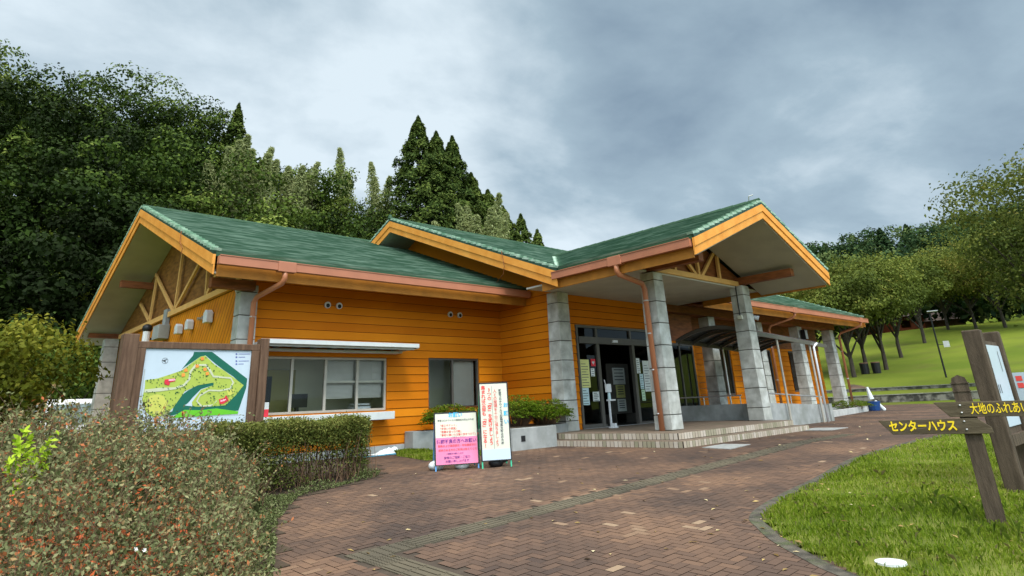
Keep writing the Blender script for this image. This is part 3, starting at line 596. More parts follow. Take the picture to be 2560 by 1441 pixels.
# lobby behind
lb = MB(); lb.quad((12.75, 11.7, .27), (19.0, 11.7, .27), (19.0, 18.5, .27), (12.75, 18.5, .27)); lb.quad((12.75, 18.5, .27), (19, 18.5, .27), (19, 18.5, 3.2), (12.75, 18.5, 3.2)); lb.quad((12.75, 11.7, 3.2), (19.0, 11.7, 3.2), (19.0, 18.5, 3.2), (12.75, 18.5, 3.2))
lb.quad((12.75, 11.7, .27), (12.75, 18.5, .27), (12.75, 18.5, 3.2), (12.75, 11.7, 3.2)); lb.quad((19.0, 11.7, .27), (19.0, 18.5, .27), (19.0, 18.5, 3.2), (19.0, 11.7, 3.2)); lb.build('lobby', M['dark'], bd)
# right wing wall y 12.2
YW = 12.2; opW = [(20.9-19.1, 22.7-19.1, .95, 2.65), (24.4-19.1, 26.1-19.1, .95, 2.65), (27.7-19.1, 29.6-19.1, .95, 2.65)]
mb = MB(); siding(mb, (19.1, YW, 0), X, -Y, 31.0-19.1, .2, 4.0, opW)
for op in opW: reveal(mb, (19.1, YW, 0), X, -Y, op)
mb.box((19.1, 11.56, .2), (19.13, YW, 4.0)); MB().box((19.13, YW-.032, 2.72), (31.0, YW-.024, 4.0)).box((17.3, YD-.034, 2.70), (19.12, YD-.026, 4.0)).build('upper_shade_band', M['beam'], bd); mb.build('wing_wall', M['boards'], bd)  # dark band over the upper walls, eave shade put into the colour
MB().box((19.1, YW-.03, -.1), (31.0, YW+.1, .2)).build('foundation', M['concrete2'], bd)
for op in opW: window((19.1, YW, 0), X, -Y, op, [(op[0]+op[1])/2], gl='glass_dark')
MB().quad((19.2, 14.5, 0), (30.8, 14.5, 0), (30.8, 14.5, 4), (19.2, 14.5, 4)).build('wing_room', M['room'], bd)

# roofs ---------------------------------------------------------------
def roof_mat(name, c1, c2, c3, axis):
    m = bpy.data.materials.new(name); m.use_nodes = True; nt = m.node_tree; L = nt.links.new; b = nt.nodes['Principled BSDF']; b.inputs['Roughness'].default_value = .6; b.inputs['Specular IOR Level'].default_value = .16
    tc = N(nt, 'ShaderNodeTexCoord'); mp = N(nt, 'ShaderNodeMapping'); mp.inputs['Scale'].default_value = (.3, 9, 9) if axis == 'x' else (9, .3, 9); L(tc.outputs['Object'], mp.inputs[0])
    n = N(nt, 'ShaderNodeTexNoise'); n.inputs['Scale'].default_value = 2.2; n.inputs['Detail'].default_value = 7; n.inputs['Roughness'].default_value = .65; L(mp.outputs[0], n.inputs[0])
    r = N(nt, 'ShaderNodeValToRGB'); e = r.color_ramp.elements; e[0].position = .22; e[0].color = (*c1, 1); e[1].position = .92; e[1].color = (*c3, 1); e2 = e.new(.56); e2.color = (*c2, 1)
    L(n.outputs[0], r.inputs[0]); n2 = N(nt, 'ShaderNodeTexNoise'); n2.inputs['Scale'].default_value = .7; n2.inputs['Detail'].default_value = 5; L(tc.outputs['Object'], n2.inputs[0])
    mr = N(nt, 'ShaderNodeMapRange'); mr.inputs[1].default_value = .35; mr.inputs[2].default_value = .7; mr.inputs[3].default_value = .88; mr.inputs[4].default_value = 1.12; L(n2.outputs[0], mr.inputs[0])
    mx = N(nt, 'ShaderNodeVectorMath', operation='SCALE'); L(r.outputs[0], mx.inputs[0]); L(mr.outputs[0], mx.inputs['Scale']); L(mx.outputs[0], b.inputs['Base Color'])
    bp = N(nt, 'ShaderNodeBump'); bp.inputs['Strength'].default_value = .3; bp.inputs['Distance'].default_value = .02; L(n.outputs[0], bp.inputs['Height']); L(bp.outputs[0], b.inputs['Normal']); return m
M['roofx'] = roof_mat('green_roof_tiles_x', (.024, .058, .032), (.036, .084, .046), (.075, .135, .082), 'x')
M['roofy'] = roof_mat('green_roof_tiles_y', (.024, .058, .030), (.036, .084, .043), (.072, .128, .076), 'y')
M['rake'] = mat('pale_green_rake_tiles', (.13, .26, .17), .6, .25, 5, .3, 40, col2=(.40, .52, .41))
M['tedge'] = mat('worn_tile_edges', (.060, .130, .082), .6, .3, 3.0, 0, col2=(.26, .36, .28), stretch=(.5, .5, 6), contrast=(.44, .72), detail=8)
M['flash'] = mat('dark_green_flashing', (.02, .055, .035), .5, .2, 4)
def course_slope(mb, e0, e1, r1, r0, course=.235, h=.036):
    e0, e1, r0, r1 = map(Vector, (e0, e1, r0, r1)); n = max(1, round(((r0-e0).length+(r1-e1).length)/2/course)); nrm = (e1-e0).cross(r0-e0).normalized(); nrm = nrm if nrm.z > 0 else -nrm
    for k in range(n):
        a0, a1 = e0.lerp(r0, k/n), e1.lerp(r1, k/n); b0, b1 = e0.lerp(r0, (k+1)/n), e1.lerp(r1, (k+1)/n)
        mb.quad(a0+nrm*h, a1+nrm*h, b1+nrm*.002, b0+nrm*.002); mb.e = getattr(mb, 'e', MB()); mb.e.quad(a0-nrm*.01, a1-nrm*.01, a1+nrm*h, a0+nrm*h)
def gable_roof(nm, e0, e1, r0, r1, m, thick=.10):
    mb = MB(); course_slope(mb, e0, e1, r1, r0); e0, e1, r0, r1 = map(Vector, (e0, e1, r0, r1)); d = Vector((0, 0, -thick))
    mb.hexa([e0+d, e1+d, r1+d, r0+d, e0-Z*.012, e1-Z*.012, r1-Z*.012, r0-Z*.012]); rf_ = mb.build(nm, m, bd); mb.e.build('tile_edges', M['tedge'], rf_); return rf_
# wing roof
A0, A1, AR, AE, ARE, AZ, AZE = 3.86, 12.38, 19.47, 12.565, 26.37, 6.821, 4.0785
rA = gable_roof('roof', (A0, AE, AZE), (A1, AE, AZE), (A0, AR, AZ), (A1, AR, AZ), M['roofx']); gable_roof('roof', (A1, ARE, AZE), (A0, ARE, AZE), (A1, AR, AZ), (A0, AR, AZ), M['roofx'])
B0, B1, BR, BE, BRE, BZ, BZE = 11.18, 32.04, 17.98, 10.25, 25.71, 7.3076, 4.1071
rB = gable_roof('roof', (B0, BE, BZE), (B1, BE, BZE), (B0, BR, BZ), (B1, BR, BZ), M['roofx']); gable_roof('roof', (B1, BRE, BZE), (B0, BRE, BZE), (B1, BR, BZ), (B0, BR, BZ), M['roofx'])
C0, CX, C1, CY, CZ, CZE = 11.19, 14.638, 18.088, 6.457, 5.46, 4.10
mb = MB(); rCl = mb; course_slope(mb, (C0, CY, CZE+.015), (C0, 10.27, CZE+.015), (CX, 13.55, CZ+.015), (CX, CY, CZ+.015)); course_slope(mb, (C1, CY, CZE+.015), (C1, 10.27, CZE+.015), (CX, 13.55, CZ+.015), (CX, CY, CZ+.015))
for xx in (C0, C1): mb.hexa([(xx, CY, CZE-.1), (xx, 10.3, CZE-.1), (CX, 13.4, CZ-.1), (CX, CY, CZ-.1), (xx, CY, CZE), (xx, 10.3, CZE), (CX, 13.4, CZ), (CX, CY, CZ)])
rC = mb.build('roof', M['roofy'], bd); mb.e.build('tile_edges', M['tedge'], rC)
def ridge(p, q, par):
    mb = MB(); p, q = Vector(p), Vector(q); n = int((q-p).length/.35)
    for k in range(n): a, b = p.lerp(q, k/n), p.lerp(q, (k+1.04)/n); mb.tube([a, b], .085, 8, .075)
    mb.build('ridge_cap', M['roofx'], par)
ridge((A0-.02, AR, AZ+.0), (A1, AR, AZ), rA); ridge((B0-.02, BR, BZ), (B1, BR, BZ), rB); ridge((CX, CY-.02, CZ+.02), (CX, 13.5, CZ+.02), rC)
ro = MB(); ro.tube([(B0-.03, BR-.0, BZ+.02), (B0-.03, BR, BZ+.16)], .09, 8, .05); ro.build('ridge_end_tile', M['roofx'], rB)
ro = MB(); ro.tube([(CX, CY+.25, CZ+.08), (CX-.03, CY+.22, CZ+.2), (CX, CY+.12, CZ+.22)], .014, 6); ro.build('ridge_hook', M['metal'], rC)
def rake(p, q, side, par):  # pale overlapping tiles along the rake edge, side = outward normal
    mb = MB(); p, q, s = Vector(p), Vector(q), Vector(side); n = round((q-p).length/.25); d = (q-p).normalized(); u = s.cross(d); u = u if u.z > 0 else -u
    for k in range(n):
        a = p.lerp(q, k/n); b = p.lerp(q, (k+1)/n)
        mb.obox((a+b)/2+u*.022-s*.02, d*1+u*-.12, s, u, ((b-a).length*.53, .075, .028))
    mb.build('rake_tiles', M['rake'], par)
    fb = MB(); fb.obox((p+q)/2-Z*.045+s*.03, d, s, u, ((q-p).length/2, .022, .05)); fb.build('rake_flashing', M['flash'], par)
rake((A0, AE, AZE), (A0, AR, AZ), (-1, 0, 0), rA); rake((A0, ARE, AZE), (A0, AR, AZ), (-1, 0, 0), rA)
rake((B0, BE, BZE), (B0, BR, BZ), (-1, 0, 0), rB); rake((B0, BRE, BZE), (B0, BR, BZ), (-1, 0, 0), rB); rake((B1, BE, BZE), (B1, BR, BZ), (1, 0, 0), rB)
rake((C0, CY, CZE), (CX, CY, CZ), (0, -1, 0), rC); rake((C1, CY, CZE), (CX, CY, CZ), (0, -1, 0), rC)
# valley flashing between main roof and porch roof
MB().bar((C0+.02, 10.24, CZE+.045), (CX, 13.5, CZ+.045), .16, .012).build('valley_flashing', M['rake'], rC)
# barge boards
def barge(p, q, drop, out, par=bd):
    p, q, o = Vector(p), Vector(q), Vector(out); mb = MB(); a, b = drop*.58, drop
    mb.extrude([p-Z*.07, q-Z*.07, q-Z*a, p-Z*a], o*.055); mb.extrude([p-Z*(a-.005), q-Z*(a-.005), q-Z*b, p-Z*b], o*.03); return mb.build('barge_board', M['barge'], par)
barge((A0, AE, AZE), (A0, AR, AZ), .47, (-1, 0, 0)); barge((A0, AR, AZ), (A0, ARE, AZE), .47, (-1, 0, 0))
barge((B0, BE+.02, BZE), (B0, BR, BZ), .46, (-1, 0, 0)); barge((B0, BR, BZ), (B0, BRE, BZE), .46, (-1, 0, 0)); barge((B1, BE, BZE), (B1, BR, BZ), .46, (1, 0, 0))
barge((C0, CY, CZE), (CX, CY, CZ), .43, (0, -1, 0)); barge((CX, CY, CZ), (C1, CY, CZE), .43, (0, -1, 0))
# sloping soffits
def slab(nm, pts, m, t=.03): return MB().hexa([Vector(p)-Z*t for p in pts]+[Vector(p) for p in pts]).build(nm, M[m], bd)
slab('soffit', [(A0+.01, AE+.09, AZE-.40), (A0+.01, AR, AZ-.44), (4.97, AR, AZ-.44), (4.97, AE+.09, AZE-.40)], 'soffit'); slab('soffit', [(A0+.01, AR, AZ-.44), (A0+.01, ARE-.05, AZE-.42), (4.97, ARE-.05, AZE-.42), (4.97, AR, AZ-.44)], 'soffit')
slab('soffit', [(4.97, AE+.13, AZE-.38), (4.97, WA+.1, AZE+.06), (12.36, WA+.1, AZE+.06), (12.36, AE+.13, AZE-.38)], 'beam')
slab('soffit', [(B0+.01, BE+.45, BZE-.265), (B0+.01, BR, BZ-.44), (12.37, BR, BZ-.44), (12.37, BE+.45, BZE-.265)], 'soffit'); slab('soffit', [(B0+.01, BR, BZ-.44), (B0+.01, BRE, BZE-.42), (12.37, BRE, BZE-.42), (12.37, BR, BZ-.44)], 'soffit')
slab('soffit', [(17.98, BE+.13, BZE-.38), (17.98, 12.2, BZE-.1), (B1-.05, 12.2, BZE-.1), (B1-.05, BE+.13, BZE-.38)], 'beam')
slab('soffit', [(C0+.13, CY+.01, CZE-.38), (CX, CY+.01, CZ-.42), (CX, 8.36, CZ-.42), (C0+.13, 8.36, CZE-.38)], 'soffit'); slab('soffit', [(CX, CY+.01, CZ-.42), (C1-.13, CY+.01, CZE-.38), (C1-.13, 8.36, CZE-.38), (CX, 8.36, CZ-.42)], 'soffit')
cl = MB(); cl.box((11.33, 8.42, 3.80), (17.95, 11.54, 3.84)); cl.build('ceiling', M['ceiling'], bd)

# fascias and box gutters
def fascia(p, q, h=.26): 
    MB().bar(p, q, .04, h).build('fascia', M['fascia'], bd)
fascia((A0+.07, AE+.10, AZE-.35), (12.36, AE+.10, AZE-.35)); fascia((C0+.10, CY+.06, CZE-.33), (C0+.10, 10.9, CZE-.33)); fascia((18.05, BE+.10, BZE-.35), (B1-.03, BE+.10, BZE-.35)); fascia((C1-.10, CY+.06, CZE-.33), (C1-.10, 10.3, CZE-.33))
def gutter(p, q, outn, heads=()):
    p, q, o = Vector(p), Vector(q), Vector(outn); d = (q-p).normalized(); mb = MB(); L = (q-p).length; c = (p+q)/2
    mb.obox(c+o*.12, d, o, Z, (L/2, .008, .088)); mb.obox(c+o*.06-Z*.083, d, o, Z, (L/2, .055, .006)); mb.obox(c+o*.005, d, o, Z, (L/2, .006, .08)); mb.obox(c+o*.128+Z*.085, d, o, Z, (L/2, .014, .008))
    for e in (p, q): mb.obox(e+o*.065, d, o, Z, (.006, .06, .074))
    g = mb.build('gutter', M['salmon'], bd)
    for s in heads:
        h = MB(); cc = p+d*s+o*.075; h.obox(cc-Z*.01, d, o, Z, (.19, .072, .108)); h.build('gutter_outlet', M['salmon'], g, bevel=.01)
    return g
GA = AZE-.20
gutter((A0+.02, AE-.07, GA), (12.30, AE-.07, GA), (0, -1, 0), [1.35]); gutter((C0+.06, CY+.04, CZE-.16), (C0+.06, 10.42, CZE-.16), (-1, 0, 0), [1.95]); gutter((18.12, BE-.06, BZE-.2), (B1-.02, BE-.06, BZE-.2), (0, -1, 0), [6.1, 13.0]); gutter((C1-.05, CY+.04, CZE-.16), (C1-.05, 10.2, CZE-.16), (1, 0, 0))
def downpipe(pts, clips, r=.043):
    o = MB().tube(pts, r, 12).build('downpipe', M['pipe'], bd, smooth=True)
    for c in clips: MB().tube([Vector(c)-Z*.015, Vector(c)+Z*.015], r+.008, 12).build('pipe_clip', M['metal'], o, smooth=True)
downpipe([(5.21, AE-.145, GA-.08), (5.21, AE-.145, GA-.24), (5.19, AE-.08, GA-.33), (4.98, 13.22, 3.36), (4.95, 13.30, 3.25), (4.95, 13.31, .0)], [(4.95, 13.31, 2.95), (4.95, 13.31, 1.9)], .056)
downpipe([(C0-.02, 8.43, CZE-.24), (C0-.02, 8.43, CZE-.40), (C0+.03, 8.43, CZE-.47), (12.08, 8.43, 3.50), (12.16, 8.43, 3.38), (12.16, 8.40, .27)], [(12.16, 8.43, z) for z in (3.1, 2.35, 1.55, .62)], .062)
downpipe([(24.22, BE-.13, BZE-.28), (24.22, BE-.13, BZE-.40), (24.22, BE-.05, BZE-.48), (23.95, 11.0, 3.42), (23.95, 11.1, 3.28), (23.93, 11.12, .2)], [(23.94, 11.12, 1.4), (23.94, 11.12, 2.6)], .05)
downpipe([(31.12, BE-.13, BZE-.28), (31.12, BE-.13, BZE-.40), (31.10, BE-.05, BZE-.48), (30.95, 11.0, 3.42), (30.93, 11.1, 3.28), (30.93, 11.12, .2)], [(30.93, 11.12, 1.4), (30.93, 11.12, 2.6)], .05)
# porch gable truss
tc_ = MB(); tc_.box((12.6, 8.36, 3.84), (16.85, 8.46, 3.97))
for (a, b) in [((13.53, 3.95), (13.55, 4.45)), ((14.5, 3.95), (13.85, 4.5)), ((14.65, 3.95), (14.63, 4.95)), ((14.78, 3.95), (15.62, 4.72)), ((15.72, 3.95), (15.74, 4.62))]: tc_.bar((a[0], 8.41, a[1]), (b[0], 8.41, b[1]), .07, .09, (1, 0, 0))
tc_.build('porch_truss', M['truss'], bd)
zc = lambda x: CZ-.42-abs(x-CX)*.3944
MB().quad((11.5, 8.5, 3.82), (17.7, 8.5, 3.82), (17.7, 8.5, zc(17.7)), (CX, 8.5, zc(CX)), (11.5, 8.5, zc(11.5))).build('porch_gable_panel', M['beam'], bd)
MB().box((16.66, 6.85, 3.88), (16.86, 8.5, 4.08)).build('porch_beam', M['beam'], bd); MB().box((12.30, 7.0, 3.80), (12.50, 8.5, 4.0)).build('porch_beam', M['beam'], bd)
# ridge cable hanging over the barge
for p in ([(A0-.08, 14.9, 5.02), (A0-.09, 14.85, 4.75), (A0-.09, 14.6, 4.55), (A0-.09, 14.62, 4.42)], [(B0-.08, 12.2, 4.95), (B0-.09, 12.1, 4.5), (B0-.05, 12.2, 4.3), (B0+.3, 12.9, 4.22)]):
    MB().tube(p, .009, 6).build('cable', M['beam'], bd)

# porch platform ---------------------------------------------------------
M['tile_top'] = mat('brown_platform_tiles', (.17, .125, .09), .7, .15, 6, .2, 40, dirt=((.11, .10, .06), 1.2, .5))
M['tile'] = attr_mat('pale_riser_tiles', [(0, (.27, .25, .17)), (.5, (.42, .35, .28)), (1, (.50, .44, .37))], .6, noise=.8, bump=.2)
st = MB(); st.box((11.16, 7.27, -.25), (16.92, 10.9, .128)); st.box((11.46, 7.56, .12), (16.72, 8.7, .262)); st.box((11.46, 8.69, .12), (17.26, 11.6, .2625))
pl = st.build('porch_platform', M['tile_top'], bd)
MB().box((11.155, 7.262, -.2), (16.925, 7.30, .120)).box((11.455, 7.552, .13), (16.725, 7.59, .252)).box((11.155, 7.27, -.2), (11.19, 10.88, .12)).box((11.455, 7.56, .13), (11.49, 10.88, .252)).build('riser_mortar', M['mortar'], pl)
def riser(p, d, n, L, z0, z1):
    mb = MB(); p, d, n = Vector(p), Vector(d), Vector(n); k = round(L/.104); w = L/k
    for i in range(k):
        mb.obox(p+d*(i+.5)*w+n*.006+Z*(z0+z1)/2, d, n, Z, (w/2-.009, .009, (z1-z0)/2-.007)); mb.a += [random.random()]*6
    mb.build('riser_tiles', M['tile'], pl)
riser((11.16, 7.27, 0), X, -Y, 5.76, .0, .128); riser((11.16, 10.85, 0), -Y, -X, 3.58, .0, .128); riser((11.46, 7.56, 0), X, -Y, 5.26, .13, .262); riser((11.46, 10.85, 0), -Y, -X, 3.29, .13, .262); riser((16.92, 7.27, 0), Y, X, 1.2, .0, .128)
# ramp walls, handrails
rw = MB(); rw.box((17.12, 9.0, .2), (17.28, 11.5, .69)); rw.box((16.95, 8.6, -.1), (17.28, 9.0, .69))
rw.extrude([(17.28, 8.6, -.2), (21.75, 8.6, -.2), (21.75, 8.6, .50), (17.28, 8.6, .70)], (0, .16, 0)); rw.box((21.75, 8.55, -.2), (21.95, 9.3, .53)); rw.build('ramp_wall', M['concrete2'], bd)
rp = MB(); rp.extrude([(17.3, 8.77, .26), (21.9, 8.77, .05), (21.9, 8.77, -.2), (17.3, 8.77, -.2)], (0, 2.3, 0)); rp.build('ramp', M['concrete2'], bd)
pf = MB(); pf.box((19.1, 11.07, -.2), (31.4, 12.2, .25)); pf.build('veranda_base', M['concrete2'], bd)
hr = MB(); hr.tube([(17.2, 9.1, .92), (17.2, 10.2, .92), (17.2, 11.4, .92)], .02, 8); [hr.tube([(17.2, y, .69), (17.2, y, .92)], .015, 6) for y in (9.15, 10.3, 11.35)]
hr.tube([(17.3, 8.7, .97), (21.7, 8.7, .75)], .02, 8); [hr.tube([(x, 8.7, .5), (x, 8.7, .97-(x-17.3)*.05)], .015, 6) for x in (17.4, 19.4, 21.6)]; hr.build('handrail', M['metal'], bd)
# things fixed to the porch column
fl = thing('floodlight', 'small white floodlight on the right edge of the porch column', 'floodlight', (16.99, 8.4, 2.98))
MB().box((16.97, 8.35, 2.92), (17.03, 8.45, 3.02)).build('bracket', M['whitep'], fl); MB().tube([(17.03, 8.38, 2.98), (17.2, 8.3, 3.0)], .02, 6).build('arm', M['white'], fl); MB().tube([(17.17, 8.33, 3.0), (17.23, 8.22, 2.95)], .05, 12, .07).build('lamp_head', M['whitep'], fl)
jb = thing('outlet_box', 'cream outlet box with black cable on the left face of the porch column', 'outlet box', (16.52, 8.4, 2.95))
MB().box((16.49, 8.35, 2.92), (16.57, 8.47, 3.02)).build('box', M['cream'], jb); MB().tube([(16.56, 8.42, 3.84), (16.55, 8.42, 3.02)], .014, 6).build('cable', M['black'], jb)
sp = thing('wall_speaker', 'dark speaker box hanging on the third colonnade column', 'speaker', (27.1, 11.15, 3.2)); MB().box((26.98, 11.0, 3.0), (27.22, 11.18, 3.4)).build('case', M['black'], sp, bevel=.01); MB().box((27.0, 10.985, 3.02), (27.2, 10.998, 3.38)).build('grille', M['concrete2'], sp)
# ------------------------------------------------------------------ glass canopy over the ramp
cn = thing('ramp_canopy', 'arched dark glass canopy on thin metal posts over the ramp', 'canopy', (19.7, 9.8, 0))
def zc_(x): return 2.575-(x-17.1)*.046
def arch(x, t): return (x, 8.45+2.4*t, zc_(x)+.27*4*t*(1-t))
fr = MB(); fr.bar((17.0, 8.45, zc_(17.0)), (22.2, 8.45, zc_(22.2)), .05, .11); fr.bar((17.0, 10.85, zc_(17.0)), (22.2, 10.85, zc_(22.2)), .05, .11); fr.build('edge_beam', M['frame'], cn)
for x in np.linspace(17.05, 22.15, 7):
    a = MB()
    for k in range(10): a.bar(arch(x, k/10), arch(x, (k+1)/10), .045, .09)
    a.build('arch_rib', M['frame'], cn)
sh = MB()
for k in range(12): sh.quad(*[Vector(p)+Z*.055 for p in (arch(17.0, k/12), arch(22.2, k/12), arch(22.2, (k+1)/12), arch(17.0, (k+1)/12))])
M['smoke'] = mat('smoked_roof_sheet', (.02, .022, .022), .25, .2, 3, spec=.5); sh.build('roof_sheet', M['smoke'], cn)
for x, y, r in ((18.72, 8.5, .032), (21.0, 8.5, .032), (19.75, 10.85, .028), (21.7, 10.85, .028)): MB().tube([(x, y, -.05), (x, y, zc_(x)-.03)], r, 10).build('post', M['metal'] if y > 10 else M['frame_light'], cn)
MB().tube([(21.32, 8.38, zc_(21)+.0), (21.22, 8.38, zc_(21)-.03), (21.12, 8.42, zc_(21)-.12), (21.1, 8.42, 0)], .035, 10).build('drain_pipe', M['whitep'], cn, smooth=True)

# ------------------------------------------------------------------ papers and things at the entrance
def poster(name, label, x0, x1, z0, z1, m, y=YD-.012, lines=None, head=None, group='notices taped to the entrance glass'):
    t = thing(name, label, 'poster', ((x0+x1)/2, y, z0), group); b = MB(); b.box((x0, y-.004, z0), (x1, y, z1)); b.build('sheet', m, t)
    if lines:
        l = MB(); n, c = lines; h = (z1-z0)
        for k in range(n): zz = z1-h*(.16+.76*k/max(1, n-1)); w = (x1-x0)*(.72 if k % 3 else .5); xa = x0+(x1-x0)*.13; l.quad((xa, y-.006, zz-.008), (xa+w, y-.006, zz-.008), (xa+w, y-.006, zz+.008), (xa, y-.006, zz+.008))
        l.build('print', c, t)
    return t
S = YD/11.9
def sx(v): return v*S
def sz(z): return .9216+(z-.9216)*S
poster('notice_sheet', 'large yellow notice sheet on the left side pane of the entrance', 13.20, sx(14.0), sz(1.32), sz(2.08), M['paper_y'], lines=(9, M['blk_txt']))
t = poster('notice_sheet', 'small red card with white heart beside the yellow notice on the entrance glass', sx(14.03)+.06, sx(14.23)+.06, sz(1.9), sz(2.1), M['red'])
hb = MB(); cx, cz, yy = sx(14.13)+.06, sz(2.0), YD-.018; hb.quad((cx, yy, cz-.06), (cx+.055, yy, cz+.01), (cx+.035, yy, cz+.045), (cx, yy, cz+.02), (cx-.035, yy, cz+.045), (cx-.055, yy, cz+.01)); hb.build('heart', M['white'], t)
poster('notice_sheet', 'small white sheet below the red heart card on the entrance glass', sx(14.06), sx(14.22), sz(1.62), sz(1.84), M['paper_w'], lines=(4, M['blk_txt']))
poster('notice_sheet', 'tall pale blue sheet under the yellow notice on the entrance glass', sx(13.60), sx(13.90), sz(.86), sz(1.31), M['paper_b'], lines=(6, M['blk_txt']))
poster('notice_sheet', 'square white sheet to the right of the pale blue sheet on the entrance glass', sx(14.0), sx(14.28), sz(.95), sz(1.20), M['paper_w'], y=YD-.06, lines=(5, M['blk_txt']))
poster('notice_sheet', 'narrow white sheet on the right side pane beside the door opening', sx(16.24)+.0, sx(16.42), sz(1.7), sz(2.15), M['paper_w'], lines=(7, M['blk_txt']))
poster('notice_sheet', 'blue green sheet in the middle of the right side pane of the entrance', sx(16.34), sx(16.52), sz(1.24), sz(1.68), M['paper_b'], lines=(6, M['blk_txt']))
poster('notice_sheet', 'large white sheet half hidden behind the porch downpipe on the right pane', sx(16.56), sx(16.9), sz(1.16), sz(2.08), M['paper_w'], lines=(10, M['blk_txt']))
poster('notice_sheet', 'yellow green sheet at the bottom of the right side pane of the entrance', sx(16.36), sx(16.53), sz(.9), sz(1.22), M['paper_g'], lines=(4, M['blk_txt']))
bb = thing('display_board', 'dark notice board with stacked posters standing inside the open doorway', 'display board', (16.1, 12.7, .27))
MB().box((15.75, 12.68, .55), (16.85, 12.72, 2.05)).build('board', M['frame'], bb)
for x in (15.8, 16.8): MB().box((x-.02, 12.5, .27), (x+.02, 12.9, .55)).build('leg', M['frame'], bb)
for (a, b, c, d, m) in ((16.02, 16.62, 1.42, 1.92, 'paper_w'), (16.12, 16.55, 1.02, 1.40, 'paper_y'), (16.14, 16.55, .62, .98, 'paper_w')):
    q = MB(); q.box((a, 12.66, c), (b, 12.675, d)); q = q.build('poster_sheet', M[m], bb); l = MB()
    for k in range(4): zz = d-.06-k*(d-c-.1)/4; l.quad((a+.06, 12.655, zz-.012), (b-.08, 12.655, zz-.012), (b-.08, 12.655, zz+.012), (a+.06, 12.655, zz+.012))
    l.build('print', M['blk_txt'], q)
sa = thing('sanitizer_stand', 'white foot pedal hand sanitizer stand in front of the entrance door', 'sanitizer stand', (13.9, 11.0, .265))
bx, by = 13.72, 11.05
MB().box((bx-.02, by-.02, .29), (bx+.02, by+.02, 1.0)).build('pole', M['whitep'], sa); MB().box((bx-.10, by-.12, .266), (bx+.14, by+.02, .29)).build('base_plate', M['whitep'], sa); MB().box((bx-.06, by-.17, .266), (bx+.02, by-.05, .38)).build('pedal', M['whitep'], sa)
MB().box((bx-.05, by-.05, .94), (bx+.22, by+.05, .975)).build('tray', M['whitep'], sa); MB().tube([(bx+.02, by, .975), (bx+.02, by, 1.12), (bx+.02, by, 1.15)], .045, 12, .03).build('bottle', M['paper_b'], sa); MB().box((bx-.09, by-.03, 1.16), (bx+.10, by+.03, 1.37)).build('sign_card', M['whitep'], sa); MB().bar((bx-.09, by, 1.36), (bx-.13, by, 1.48), .015, .015).build('lever', M['whitep'], sa)
mo = thing('office_monitor', 'dark computer monitor on the counter behind the second window pane', 'monitor', (6.5, 14.4, 1.0)); MB().box((6.35, 14.4, 1.12), (6.8, 14.43, 1.42)).build('screen', M['black'], mo); MB().box((6.53, 14.4, 1.03), (6.6, 14.5, 1.14)).build('stand', M['black'], mo)
bi = thing('paper_stack', 'pale stacked paper trays on the counter behind the blinds of the wing window', 'paper tray', (8.0, 14.3, 1.03)); MB().box((7.9, 14.2, 1.03), (8.35, 14.5, 1.09)).box((7.92, 14.22, 1.12), (8.33, 14.5, 1.16)).build('trays', M['whitep'], bi)
# reception card in the big window
rc = thing('counter_card', 'small red and white card standing in the wing window beside the map board post', 'card', (5.50, 13.66, .95)); MB().box((5.42, 13.62, .95), (5.58, 13.63, 1.10)).build('card', M['red'], rc); MB().box((5.42, 13.62, 1.10), (5.58, 13.63, 1.24)).build('card_top', M['white'], rc)

# ------------------------------------------------------------------ planter with shrubs
pt = thing('concrete_planter', 'low grey concrete planter along the clapboard wall beside the porch steps', 'planter', (10.6, 12, 0))
POLY = [(9.06, 13.76), (9.06, 13.40), (9.5, 12.9), (9.55, 11.4), (9.75, 10.6), (11.14, 10.6), (11.14, 10.95), (12.2, 11.2), (12.2, 11.7), (12.34, 11.9), (12.34, 13.76)]
MB().extrude([(x, y, -.2) for x, y in POLY], (0, 0, .66)).build('planter_wall', M['concrete2'], pt, bevel=.012); cxp, cyp = 10.9, 12.3
MB().quad(*[(cxp+(x-cxp)*.93, cyp+(y-cyp)*.93, .466) for x, y in POLY]).build('soil', M['soil'], pt); MB().box((10.0, 10.59, .18), (10.12, 10.602, .30)).build('drain_hole', M['black'], pt)

